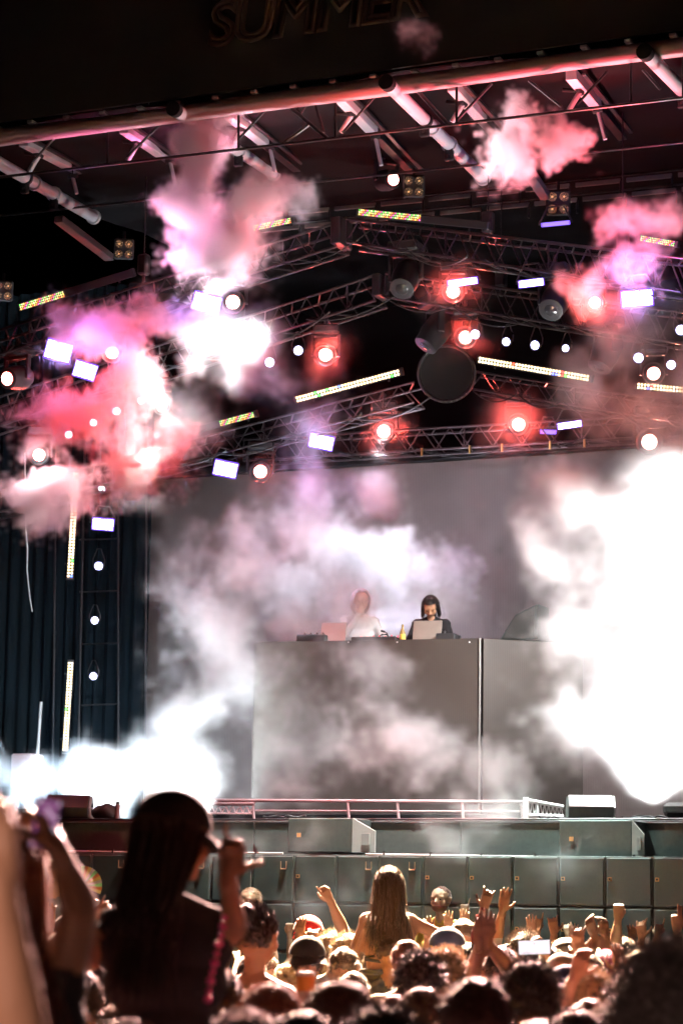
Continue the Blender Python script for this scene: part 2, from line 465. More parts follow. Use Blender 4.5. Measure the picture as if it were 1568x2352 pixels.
truss(t2, (885, 628), (1760, 742), (885, 682), (1760, 820), 2.6, bays=15)
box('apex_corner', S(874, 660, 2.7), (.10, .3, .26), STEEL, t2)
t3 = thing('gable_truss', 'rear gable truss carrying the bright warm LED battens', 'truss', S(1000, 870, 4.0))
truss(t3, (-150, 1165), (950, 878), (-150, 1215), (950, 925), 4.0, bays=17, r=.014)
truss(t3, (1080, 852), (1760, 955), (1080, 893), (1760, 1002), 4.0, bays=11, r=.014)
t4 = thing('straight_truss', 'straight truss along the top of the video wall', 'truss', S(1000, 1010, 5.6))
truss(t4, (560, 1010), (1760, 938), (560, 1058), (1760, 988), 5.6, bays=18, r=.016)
for x in (968, 1078, 1152, 1262, 1341):
    p = S(x, 1035 - (x - 968) * .055, 5.55)
    rod('drop_clamp', p + ZX * .03, p - ZX * .07, .016, mat('brass_clamp', (.5, .36, .12), .4, .8), t4, 6)

def swag(t, a, b, v, n=5, seed=0):
    """black feeder cables hung loosely along a truss line"""
    r_ = random.Random(seed)
    P0, P1 = S(*a, v), S(*b, v)
    for i in range(n):
        s0 = i / n + r_.uniform(-.03, .03); s1 = s0 + 1 / n + r_.uniform(-.02, .08)
        p, q = P0.lerp(P1, s0), P0.lerp(P1, s1); sag = r_.uniform(.05, .16)
        tube([p.lerp(q, k / 8) - ZX * sag * 4 * (k / 8) * (1 - k / 8) - VX * .03 for k in range(9)], r_.uniform(.007, .013), BLACK, 'feeder_cable', 5, t)
for t_, a, b, v in ((t1, (-100, 840), (760, 560), .98), (t1, (810, 552), (1740, 690), .98), (t2, (-100, 1000), (850, 688), 2.58), (t2, (900, 682), (1740, 812), 2.58), (t3, (100, 1150), (940, 922), 3.98), (t3, (1090, 890), (1740, 995), 3.98), (t4, (600, 1052), (1740, 985), 5.58)):
    swag(t_, a, b, v, 6, int(b[1]))
for x, y, v, lb in ((330, 640, 1.2, 'left of the plume'), (1120, 545, 1.2, 'right of the apex'), (1430, 585, 1.2, 'in the pink smoke'), (560, 792, 2.8, 'above the left beam'), (1150, 668, 2.8, 'above the white spots')):
    t = thing('chain_hoist', 'dark chain hoist holding the truss ' + lb, 'hoist', S(x, y, v))
    p = S(x, y, v)
    box('motor', p + ZX * .16, (.12, .12, .24), STEEL, t, bevel=.02)
    rod('chain', p + ZX * .28, p + ZX * 2.2, .008, STEEL, t, 6)
    rod('hook', p - ZX * .06, p + ZX * .05, .02, ALU, t, 6)

# ------------------------------------------------------------------ lighting fixtures
LENS_RED = emit('red_lens', (1, .42, .36), 14)
LENS_RED_RIM = emit('red_lens_rim', (1, .05, .04), 3.0)
LENS_WHITE = emit('white_lens', (.86, .88, 1), 14)
LENS_COOL_RIM = emit('cool_lens_rim', (.30, .30, 1), 1.6)
LENS_WARM = emit('warm_lens', (1, .9, .75), 9)
STROBE = emit('strobe_panel', (.86, .86, 1), 9)
STROBE_EDGE = emit('strobe_edge', (.22, .10, 1), 1.8)
STROBE_DIM = emit('strobe_dim', (.35, .22, 1), 1.6)
HEAD_PROF = [(.05, .20), (.10, .185), (.13, .12), (.135, -.02), (.12, -.10), (.115, -.17), (.10, -.175)]
def lens_disc(m, rimm, name):
    k = ('lens', m.name, rimm.name if rimm else '')
    if k not in MC:
        bm = bmesh.new()
        prev = None; rings = []
        for j, (r, z) in enumerate([(1.0, 0), (.86, -.10), (.80, -.12), (.45, -.28)]):
            rings.append([bm.verts.new((r * math.cos(i * math.pi / 10), r * math.sin(i * math.pi / 10), z)) for i in range(20)])
        c = bm.verts.new((0, 0, -.33))
        for j in range(3):
            for i in range(20):
                f = bm.faces.new((rings[j][i], rings[j][(i + 1) % 20], rings[j + 1][(i + 1) % 20], rings[j + 1][i])); f.material_index = 1 if j == 0 else 0
        for i in range(20): bm.faces.new((rings[3][i], rings[3][(i + 1) % 20], c))
        bmesh.ops.recalc_face_normals(bm, faces=bm.faces[:])
        MC[k] = mesh_of(bm, 'lens', m, rimm or m, smooth=60)
    return MC[k]
def yoke_mesh(w_, h_, th, m):
    k = ('yoke', round(w_, 3), round(h_, 3))
    if k not in MC:
        pts = [(-w_, -.02), (-w_, h_), (w_, h_), (w_, -.02), (w_ - th, -.02), (w_ - th, h_ - th), (-w_ + th, h_ - th), (-w_ + th, -.02)]
        MC[k] = prism(pts, .06, m, 'yoke', .004)
    return MC[k]
def head_mesh():
    if 'head' not in MC: MC['head'] = lathe(HEAD_PROF, BLACK, 'head', 20)
    return MC['head']
TOCAM = lambda p: (CAM - p).normalized()
def moving_head(px, py, v, rpx, label, lens='red', aim=None, beam_=None, scale=1.0, tilt=0.0, group='moving head lamps'):
    p = S(px, py, v)
    rl = rpx * mpp(p)
    aim = (aim if aim is not None else TOCAM(p)).normalized()
    s_ = scale * max(.75, rl / .085)
    body = p - aim * .20 * s_
    fl = -aim.xy.to_3d() if False else Vector((aim.x, aim.y, 0)).normalized()
    ry = look(fl)                                    # x sideways, y up, z backwards
    ry = Matrix((ry.col[0], -ry.col[2], ry.col[1])).transposed()   # x sideways, y forward, z up
    t = thing('moving_head_lamp', label, 'stage lamp', body, group=group)
    link('head', head_mesh(), Matrix.Translation(body) @ look(aim).to_4x4() @ Matrix.Scale(s_, 4), t)
    hd = t.children[0] if t.children else None
    if lens is None: lm, lr = LENS_OFF, STEEL
    else: lm, lr = {'red': (LENS_RED, LENS_RED_RIM), 'white': (LENS_WHITE, LENS_COOL_RIM), 'warm': (LENS_WARM, LENS_RED_RIM)}[lens]
    link('lens', lens_disc(lm, lr, 'lens'), Matrix.Translation(body + aim * .17 * s_) @ look(aim).to_4x4() @ Matrix.Scale(max(rl, .03), 4), t)
    link('yoke', yoke_mesh(.165, .24, .03, BLACK), Matrix.Translation(body) @ ry.to_4x4() @ Matrix.Scale(s_, 4), t)
    link('base', box_mesh(BLACK, (.30, .26, .10), .02), Matrix.Translation(body + ZX * .29 * s_) @ ry.to_4x4() @ Matrix.Scale(s_, 4), t)
    rod('clamp', body + ZX * .33 * s_, body + ZX * .44 * s_, .02, ALU, t)
    if beam_:
        e, c, ang = beam_
        lamp('bulb', p + aim * .05, aim, e, c, R(ang), .4, .05, t)
    return t
CAN_PROF = [(.6, 1.6), (.85, 1.45), (.95, .9), (1.12, .05), (1.18, -.25), (1.05, -.25), (1.0, .0)]
def can_mesh():
    if 'can' not in MC: MC['can'] = lathe(CAN_PROF, BLACK, 'can', 16, cap=False)
    return MC['can']
def spot_can(px, py, v, rpx, label, aim=None, lens='white', beam_=None, group='small white spot lamps'):
    p = S(px, py, v); rl = rpx * mpp(p)
    aim = (aim if aim is not None else TOCAM(p)).normalized()
    t = thing('spot_lamp', label, 'spot lamp', p, group=group)
    link('can', can_mesh(), Matrix.Translation(p) @ look(aim).to_4x4() @ Matrix.Scale(rl, 4), t)
    lm, lr = {'red': (LENS_RED, LENS_RED_RIM), 'white': (LENS_WHITE, LENS_COOL_RIM), 'off': (LENS_OFF, STEEL)}[lens]
    link('lens', lens_disc(lm, lr, 'lens'), Matrix.Translation(p) @ look(aim).to_4x4() @ Matrix.Scale(rl, 4), t)
    x = aim.cross(ZX).normalized()
    top = p + ZX * rl * 4.0 - aim * rl
    b0 = p - aim * rl * .9
    tube([b0 + x * rl * 1.25, b0 + x * rl * 1.35 + ZX * rl * 1.4, top + x * rl * .4, top - x * rl * .4, b0 - x * rl * 1.35 + ZX * rl * 1.4, b0 - x * rl * 1.25], rl * .13, ALU, 'bracket', 6, t)
    if beam_:
        e, c, ang = beam_
        lamp('bulb', p + aim * rl * .6, aim, e, c, R(ang), .35, .04, t)
    return t
def strobe(px, py, v, wpx, hpx, label, tilt=0.0, dim=False, beam_=None, pitch=18, group='flat strobe panels'):
    """flat strobe: housing box, glowing face, yoke; tilt is its roll in the picture"""
    p = S(px, py, v); k = mpp(p)
    d = TOCAM(p); d = (Vector((d.x, d.y, 0)).normalized() * math.cos(R(pitch)) - ZX * math.sin(R(pitch)))
    rot = look(d) @ Matrix.Rotation(R(tilt), 3, 'Z')
    w_, h_ = wpx * k, hpx * k
    t = thing('strobe_light', label, 'strobe', p, group=group)
    M = Matrix.Translation(p) @ rot.to_4x4()
    link('housing', box_mesh(BLACK, (w_ * 1.16, h_ * 1.3, .12), .015), M @ Matrix.Translation((0, 0, .075)), t)
    link('glow_panel', box_mesh(STROBE_DIM if dim else STROBE, (w_, h_, .02), 0), M, t)
    fr = box_mesh(STROBE_EDGE, (w_ * 1.0, h_ * .12, .03), 0)
    link('lit_rim', fr, M @ Matrix.Translation((0, -h_ * .55, 0)), t); link('lit_rim', fr, M @ Matrix.Translation((0, h_ * .55, 0)), t)
    fs_ = box_mesh(STROBE_EDGE, (w_ * .05, h_ * 1.16, .03), 0)
    link('lit_rim', fs_, M @ Matrix.Translation((-w_ * .53, 0, 0)), t); link('lit_rim', fs_, M @ Matrix.Translation((w_ * .53, 0, 0)), t)
    x = rot.col[0]; top = p + ZX * (h_ * .5 + .17)
    tube([p + x * w_ * .62 - d * .06, p + x * w_ * .62 - d * .06 + ZX * h_ * .5, top + x * w_ * .3, top - x * w_ * .3, p - x * w_ * .62 - d * .06 + ZX * h_ * .5, p - x * w_ * .62 - d * .06], .011, ALU, 'bracket', 6, t)
    if beam_:
        e, c, ang = beam_
        lamp('bulb', p + d * .06, d, e, c, R(ang), .8, .12, t)
    return t
def blinder(px, py, v, hpx, label):
    p = S(px, py, v); k = mpp(p); s_ = hpx * k
    d = TOCAM(p); rot = look(d)
    t = thing('four_cell_blinder', label, 'blinder', p, group='unlit four-cell blinders')
    M = Matrix.Translation(p) @ rot.to_4x4()
    link('housing', box_mesh(BLACK, (s_ * 2.1, s_ * 2.2, .12), .02), M @ Matrix.Translation((0, 0, .09)), t)
    if 'dish' not in MC:
        MC['dish'] = lathe([(1.0, 0.0), (1.0, -.06), (.92, -.06), (.75, .25), (.40, .45), (.12, .5)], mat('blinder_dish', (.55, .46, .32), .25, .9), 'dish', 18)
        MC['globe'] = lathe([(.02, -.2), (.2, -.1), (.26, .08), (.2, .3), (.1, .4)], emit('bulb_glint', (1, .62, .25), .9), 'globe', 12)  # faint emission stands for the warm glint on each unlit bulb
    for i in (-1, 1):
        for j in (-1, 1):
            q = M @ Matrix.Translation((i * s_ * .5, j * s_ * .52, .0)) @ Matrix.Scale(s_ * .40, 4)
            l = link('lamp_dish', MC['dish'], q, t)
            g = link('glint_globe', MC['globe'], q, l)
    rod('hanger', p + ZX * s_ * 1.0 - d * .12, p + ZX * s_ * 1.9 - d * .12, .018, STEEL, t)
    return t
LED_RGB = [(1, .08, .05), (.1, 1, .12), (.12, .2, 1), (1, .85, .2), (1, 1, .9), (1, .3, .9), (.2, 1, .9)]
def led_batten(a, b, v, hpx, label, mode='rgb', dark_to=None, v2=None, group='LED battens'):
    p0, p1 = S(*a, v), S(*b, v if v2 is None else v2)
    d = (p1 - p0); L_ = d.length; x = d.normalized()
    k = mpp(p0); h = hpx * k
    toc = TOCAM((p0 + p1) / 2); z = (toc - x * toc.dot(x)).normalized(); y = z.cross(x)
    rot = Matrix((x, y, z)).transposed()
    t = thing('led_batten', label, 'LED batten', p0, group=group)
    full0, full1 = p0, (S(*dark_to, v) if dark_to else p1)
    if dark_to and (full1 - p0).dot(x) < 0: full0, full1 = full1, p1
    full0 = full0 - x * .03; full1 = full1 + x * .03
    Lh = (full1 - full0).length
    link('housing', box_mesh(BLACK, (round(Lh, 2), h * 1.25, .08), .008), Matrix.Translation((full0 + full1) / 2 - z * .05) @ rot.to_4x4(), t)
    # LED faces, coloured dot by dot; too small to pick apart
    bm = bmesh.new(); lay = bm.faces.layers.int.new('ci')
    rows = 3 if mode == 'rgb' else 2
    pitch = h / rows
    n = max(4, int(L_ / pitch)); cols = []
    r_ = random.Random(hash(a) & 0xffff)
    for i in range(n):
        for j in range(rows):
            c = p0 + x * ((i + .5) * L_ / n) + y * ((j + .5) * h / rows - h / 2)
            s2 = pitch * .43
            f = bm.faces.new([bm.verts.new(c + x * s2 * math.cos(q) + y * s2 * math.sin(q) + z * .004) for q in [u_ * math.pi / 3 for u_ in range(6)]])
            if mode == 'rgb':
                cc = Vector(((1, .80, .18), (.22, 1, .16), (1, .22, .08), (1, .88, .45), (.95, .18, .6))[(i * 2 + j * 3 + (i // 7)) % 5]) * r_.uniform(.55, 1.0)
            else:
                cc = Vector(r_.choice([(1, .80, .48), (1, .72, .36), (1, .86, .60)]))
                if r_.random() < .06: cc = Vector(r_.choice(LED_RGB[:3]))
            cols.append(cc)
    me = mesh_of(bm, 'led_dots', led_mat('led_rgb', 2.6) if mode == 'rgb' else led_mat('led_warm', 4.5))
    at_ = me.color_attributes.new('led', 'FLOAT_COLOR', 'CORNER')
    vals = np.array([(*cols[p_.index], 1) for p_ in me.polygons for _ in p_.loop_indices], dtype=np.float32)
    at_.data.foreach_set('color', vals.ravel())
    link('led_dots', me, Matrix.Identity(4), t, kind='stuff')
    if mode == 'rgb':                                 # dark tail of the batten: mesh of unlit dots
        pass
    for s_ in (.15, .85):
        c = full0.lerp(full1, s_) - z * .08
        rod('bracket', c - y * h, c + y * h * .4, .012, STEEL, t, 6)
    return t

PINK = (1, .30, .30); WHT = (1, .96, .98); LAV = (.72, .68, 1)
mh = moving_head
mh(1040, 670, 1.0, 17, 'red moving head under the right purple strobe', 'red', beam_=(130, (1, .08, .06), 140))
mh(1365, 695, 1.0, 15, 'red moving head in pink smoke beside the big right strobe', 'red', beam_=(130, (1, .08, .06), 140))
mh(747, 815, 2.6, 17, 'red moving head hanging left of the centre', 'red', beam_=(130, (1, .08, .06), 140))
mh(258, 810, 1.0, 16, 'red moving head wrapped in red smoke at the left', 'red', beam_=(130, (1, .08, .06), 140))
mh(90, 1045, 2.6, 16, 'red moving head low at the left edge over a smoke puff', 'red', beam_=(130, (1, .08, .06), 140))
mh(598, 1083, 4.0, 17, 'red moving head just above the video wall at left', 'red', beam_=(130, (1, .08, .06), 140))
mh(881, 991, 5.5, 17, 'red moving head above the video wall beside a white beam', 'red', beam_=(150, (1, .08, .06), 140))
mh(1190, 975, 5.5, 17, 'red moving head with wide red halo above the video wall', 'red', beam_=(130, (1, .08, .06), 140))
mh(1068, 775, 2.6, 17, 'red moving head beside the row of small white spots', 'red', beam_=(130, (1, .08, .06), 140))
mh(1500, 858, 2.6, 17, 'warm red moving head in the lamp cluster at the right edge', 'warm')
mh(1490, 1015, 4.2, 20, 'warm moving head glowing through the right smoke bank', 'warm', beam_=(130, (1, .3, .2), 140))
mh(905, 412, 1.6, 16, 'pinkish moving head high under the roof beside a blinder', 'red', aim=TOCAM(S(905, 412, 1)) + UX * .7)
mh(14, 870, 1.0, 18, 'red moving head cut by the left edge of the picture', 'red', aim=TOCAM(S(14, 870, 1)) - UX * .6)
mh(535, 694, 1.2, 18, 'red moving head beside the tilted strobe in white smoke', 'warm')
mh(372, 935, 2.6, 12, 'pale moving head seen through the red smoke', 'warm')
DOWN = lambda p, s=0.0, f=.4: (-ZX + UX * s - VX * f)
mh(920, 668, 1.2, 17, 'large unlit moving head right of the truss apex', None, aim=DOWN(0, .05, .9), scale=1.25)
mh(1262, 716, 1.2, 17, 'large unlit moving head hanging left of pink smoke', None, aim=DOWN(0, .0, 1.1), scale=1.25)
mh(972, 800, 2.7, 16, 'large unlit moving head above the dark hoop', None, aim=DOWN(0, -.5, .5), scale=1.3)
mh(1372, 850, 2.7, 16, 'large unlit moving head right of the long warm batten', None, aim=DOWN(0, -.3, .4), scale=1.3)
sc_ = spot_can
sc_(685, 805, 2.6, 11, 'small white spot immediately left of a red moving head')
sc_(619, 832, 2.6, 11, 'small white spot under the end of the white beam')
sc_(215, 971, 2.6, 9, 'small white spot in red smoke, middle of a falling row of three')
sc_(268, 944, 2.6, 9, 'small white spot in red smoke, highest of a falling row of three')
sc_(158, 998, 2.6, 9, 'small white spot in pale smoke, lowest of a falling row of three')
sc_(325, 920, 2.6, 8, 'faint small spot behind red smoke beside a pale lamp')
sc_(1090, 768, 2.5, 11, 'small white spot touching a red moving head at right')
sc_(1162, 785, 2.6, 10, 'small white spot, second of the right-hand row', aim=TOCAM(S(1162, 785, 2.6)) - UX * .35)
sc_(1228, 793, 2.6, 11, 'small white spot, third of the right-hand row', aim=TOCAM(S(1162, 785, 2.6)) - UX * .35)
sc_(1298, 800, 2.6, 9, 'small white spot, last of the right-hand row', aim=TOCAM(S(1162, 785, 2.6)) - UX * .35)
sc_(1465, 822, 2.4, 12, 'white spot in a tall dark can near the right edge')
sc_(1540, 838, 2.4, 11, 'white spot nearest the right edge over the smoke bank')
sc_(1562, 758, 2.4, 12, 'white spot cut by the right edge of the picture')
sc_(235, 1122, 5.2, 8, 'small tower spot behind drifting smoke, topmost on the left tower')
sc_(227, 1300, 5.2, 10, 'small tower spot under the tower strobe')
sc_(218, 1425, 5.2, 9, 'small tower spot midway down the left tower')
sc_(215, 1553, 5.2, 9, 'small tower spot beside the lower vertical LED batten')
stb = strobe
stb(475, 696, 1.0, 60, 36, 'bright tilted strobe at the edge of white smoke', 14, beam_=(90, (.4, .26, 1), 130))
stb(135, 806, 1.0, 56, 40, 'bright purple-edged strobe at the left, larger of the pair', 13, beam_=(90, (.4, .26, 1), 130))
stb(196, 851, 1.6, 48, 33, 'bright strobe at the left, smaller and lower of the pair', 15)
stb(738, 1015, 4.0, 52, 29, 'white strobe in the centre above the video wall', 11, beam_=(70, (.4, .26, 1), 130))
stb(518, 1077, 4.0, 50, 31, 'white strobe left of the video wall top edge', 10, beam_=(70, (.4, .26, 1), 130))
stb(1062, 648, 1.0, 64, 14, 'thin purple strobe directly above a red moving head', -8)
stb(1219, 650, 1.0, 54, 15, 'thin purple strobe hanging alone on the right gable', -7)
stb(1462, 685, 1.0, 68, 34, 'big bright strobe in purple smoke at the right', -4, beam_=(90, (.4, .26, 1), 130))
stb(1307, 976, 5.5, 52, 13, 'thin violet strobe right of the haloed red lamp', -8)
stb(1258, 992, 5.7, 34, 8, 'dim violet strobe strip beside the thin violet strobe', 2, dim=True)
stb(1275, 514, 1.4, 60, 8, 'dim blue strobe strip under the right blinder', -5, dim=True)
stb(237, 1204, 5.2, 46, 24, 'small white strobe on the left tower', 3)
blinder(950, 428, 1.6, 24, 'unlit four-cell blinder beside the pinkish lamp under the roof')
blinder(1281, 466, 1.6, 27, 'unlit four-cell blinder above the dim blue strobe strip')
blinder(285, 572, 1.6, 22, 'unlit four-cell blinder in the dark at upper left')
blinder(8, 668, 1.6, 22, 'unlit four-cell blinder cut by the left edge')
lb_ = led_batten
lb_((823, 487), (966, 501), .9, 15, 'multicoloured LED batten right of the truss apex', dark_to=(1112, 519))
lb_((582, 524), (668, 506), .9, 13, 'multicoloured LED batten at the edge of the big smoke plume')
lb_((46, 706), (148, 675), .9, 15, 'multicoloured LED batten on the left gable with a dark tail', dark_to=(300, 627))
lb_((505, 973), (583, 952), 3.9, 13, 'multicoloured LED batten left of the centre smoke column', dark_to=(425, 994))
lb_((1470, 547), (1548, 560), .9, 13, 'multicoloured LED batten in pink smoke at the right')
lb_((680, 918), (917, 855), 3.8, 15, 'long bright warm LED batten rising to the right', 'warm')
lb_((1098, 826), (1352, 869), 3.8, 15, 'long bright warm LED batten falling to the right', 'warm')
lb_((1462, 886), (1640, 902), 3.8, 15, 'bright warm LED batten running out of the right edge', 'warm')
lb_((175, 1085), (161, 1327), 5.0, 14, 'upper vertical warm LED batten on the left tower', 'warm')
lb_((163, 1520), (150, 1725), 5.0, 13, 'lower vertical warm LED batten on the left tower', 'warm')
# dark hoop hanging in the middle
hp = S(1025, 858, 3.4)
hq = thing('hanging_hoop', 'big dark round hoop with black cloth face hanging in the middle', 'hoop', hp)
hr = 64 * mpp(hp)
link('cloth_face', lathe([(hr * .98, 0.03), (hr * .98, 0), (hr * .5, .02), (.01, .02)], BLACKM, 'cloth_face', 40), Matrix.Translation(hp) @ look(TOCAM(hp)).to_4x4(), hq)
bm = bmesh.new()
for i in range(48):
    a = i * 2 * math.pi / 48; c = Vector((math.cos(a), math.sin(a), 0)) * hr
    for j in range(8):
        b = j * math.pi / 4; bm.verts.new(c + Vector((math.cos(a), math.sin(a), 0)) * .02 * math.cos(b) + Vector((0, 0, .02 * math.sin(b))))
bm.verts.ensure_lookup_table()
for i in range(48):
    for j in range(8):
        bm.faces.new([bm.verts[q] for q in (i * 8 + j, ((i + 1) % 48) * 8 + j, ((i + 1) % 48) * 8 + (j + 1) % 8, i * 8 + (j + 1) % 8)])
bmesh.ops.recalc_face_normals(bm, faces=bm.faces[:])
link('rim', mesh_of(bm, 'rim', STEEL, smooth=60), Matrix.Translation(hp) @ look(TOCAM(hp)).to_4x4(), hq)
for i in range(9):
    a = R(225 + i * 11)
    p = hp + look(TOCAM(hp)) @ (Vector((math.cos(a), math.sin(a), 0)) * hr * 1.04)
    rod('rivet', p - VX * .05, p - VX * .02, .008, ALU, hq, 6)
for s_ in (-1, 1): rod('hanger', hp + UX * s_ * hr * .6 + ZX * hr * .8, hp + UX * s_ * hr * .6 + ZX * (hr * .8 + .6), .01, STEEL, hq)
# tower on the left that carries the vertical battens
tw = thing('lighting_tower', 'slim dark lighting tower in front of the left drape', 'tower', S(220, 1840, 5.4))
for x0, x1 in ((186, 178), (272, 272), (125, 121), (335, 333)):
    rod('post', S(x1, 1850, 5.4), S(x0 + (x0 - x1) * 1.5, 900, 5.4), .014, STEEL, tw)
for y in (1010, 1120, 1240, 1360, 1480, 1620, 1760):
    rod('rung', S(183, y, 5.4), S(272, y - 3, 5.4), .010, STEEL, tw, 6)
cab = [S(60, 1215, 4.8), S(64, 1260, 4.8), S(63, 1310, 4.8), S(69, 1370, 4.8), S(75, 1405, 4.8)]
tube([S(58, 1040, 4.8)] + cab, .008, WHITE, 'hanging_cable', 6, None, label='thin pale cable hanging at the far left', cat='cable')
# ------------------------------------------------------------------ loudspeakers along the stage front
def sub_mesh(w_, d_, h_):
    """speaker cabinet: bevelled box with a grille set into the front"""
    return box_mesh(CAB, (w_, d_, h_), .012)
SV0 = -1.0
kx = mpp(S(784, 2000, SV0))
su0 = uvz(S(-32, 1968, SV0))[0]
pitch_u = uvz(S(1283, 1968, SV0))[0] - uvz(S(1178, 1968, SV0))[0]
su0 = uvz(S(1283, 1968, SV0))[0] - 15 * pitch_u
z_top = S(1283, 1966, SV0).z
sh = .455
LATCH = mat('brass_latch', (.62, .42, .25), .4, .6)
ncol = 20; nrow = 4
cols_ = ['leftmost', 'second', 'third', 'fourth', 'fifth', 'sixth', 'seventh', 'eighth', 'ninth', 'tenth', 'eleventh', 'twelfth', 'thirteenth', 'fourteenth', 'fifteenth', 'sixteenth', 'seventeenth', 'eighteenth', 'nineteenth', 'rightmost']
for c in range(ncol):
    for r_ in range(nrow):
        if r_ == 3: continue
        uc = su0 + (c + .5) * pitch_u; zc = z_top - (r_ + .5) * sh
        px_hint = cols_[c]
        t = thing('subwoofer', 'dark green-lit subwoofer, %s column from the left, %s row of the wall' % (px_hint, ['top', 'second', 'third'][r_]), 'subwoofer', W(uc, SV0, zc - sh / 2), ST, 'subwoofer wall in front of the stage')
        box('cabinet', W(uc, SV0 + .35, zc), (pitch_u - .004, .70, sh - .004), CAB, t, bevel=.004)
        box('grille', W(uc, SV0 - .005, zc), (pitch_u - .030, .02, sh - .030), GRILLE, t, bevel=.006)
        if c >= 12 or r_ > 0 or c in (9,):
            g = link('badge', box_mesh(ORANGE, (.034, .008, .034), 0), Matrix.Translation(W(uc - pitch_u * .40, SV0 - .020, zc + sh * .05)) @ ST.to_4x4(), t)
            link('badge_mark', box_mesh(BLACKM, (.018, .004, .018), 0), Matrix.Translation(W(uc - pitch_u * .40, SV0 - .0265, zc + sh * .05)) @ ST.to_4x4(), g)
        elif c % 2 == 0 or c in (7, 11):
            hx = uc + pitch_u * .25
            box('latch', W(hx, SV0 - .024, zc + sh * .20), (.055, .02, .012), LATCH, t, bevel=.003)
            for s_ in (-1, 1): rod('latch_arm', W(hx + s_ * .028, SV0 - .02, zc + sh * .21), W(hx + s_ * .028, SV0 - .02, zc + sh * .36), .005, LATCH, t, 6)
box('subwoofer_plinth', W(UC, SV0 + .36, (z_top - 3 * sh) / 2), (UW + 4, .7, z_top - 3 * sh - .01), BLACKM, None, label='black plinth carrying the wall of subwoofers', cat='plinth')
# clamped aluminium pipe lying along the top of the subwoofers, and the wider speaker boxes on it
for a, b, lb in [((60, 1955), (650, 1960), 'left'), ((840, 1962), (1272, 1969), 'middle'), ((1446, 1970), (1535, 1974), 'right')]:
    t = thing('edge_pipe', 'thin pink-lit pipe along the subwoofer tops, %s length' % lb, 'pipe', S(*a, SV0))
    rod('pipe', S(*a, SV0 + .02), S(*b, SV0 + .02), .010, mat('pink_lit_pipe', (.66, .60, .58), .4, .3), t)  # pink of the highlight is put into the pale base colour
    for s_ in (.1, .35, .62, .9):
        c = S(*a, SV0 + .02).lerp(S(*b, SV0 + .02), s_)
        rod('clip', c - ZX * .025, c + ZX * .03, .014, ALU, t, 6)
def wedge_box(name, label, x0, x1, xs, y0, y1, v, group=None):
    """front fill: front face x0..x1, angled pale flank to xs"""
    p00, p10 = S(x0, y1, v), S(x1, y1, v)
    u0, _, z0 = uvz(p00); u1 = uvz(p10)[0]; z1 = S(x0, y0, v).z
    us = u1 + (xs - x1) * mpp(p10) * 1.15
    t = thing(name, label, 'speaker', p00, ST, group)
    box('cabinet', W((u0 + u1) / 2, v + .25, (z0 + z1) / 2), (u1 - u0, .5, z1 - z0), CAB, t, bevel=.008)
    h = z1 - z0
    # flank: sloping wedge
    M = Matrix.Translation(W(u1 + .002, v + .01, z0)) @ ST.to_4x4()
    link('angled_flank', prism([(0, 0), (us - u1, .0), (us - u1, h * .62), (0, h)], .03, mat('pale_flank', (.42, .40, .38), .6), 'flank'), M, t)
    box('connector_plate', W(u1 + (us - u1) * .62, v - .012, z0 + h * .38), ((us - u1) * .35, .012, h * .35), GREY, t, bevel=.002)
    box('badge', W(u0 + .12, v - .006, z0 + h * .5), (.04, .008, .04), ORANGE, t, bevel=0)
    return t
wedge_box('front_fill_speaker', 'wide black front-fill speaker below the right wedge monitor', 1283, 1450, 1475, 1884, 1970, -.75)
wedge_box('front_fill_speaker', 'wide black front-fill speaker in the middle with pale angled flank', 660, 808, 857, 1879, 1957, -.75)

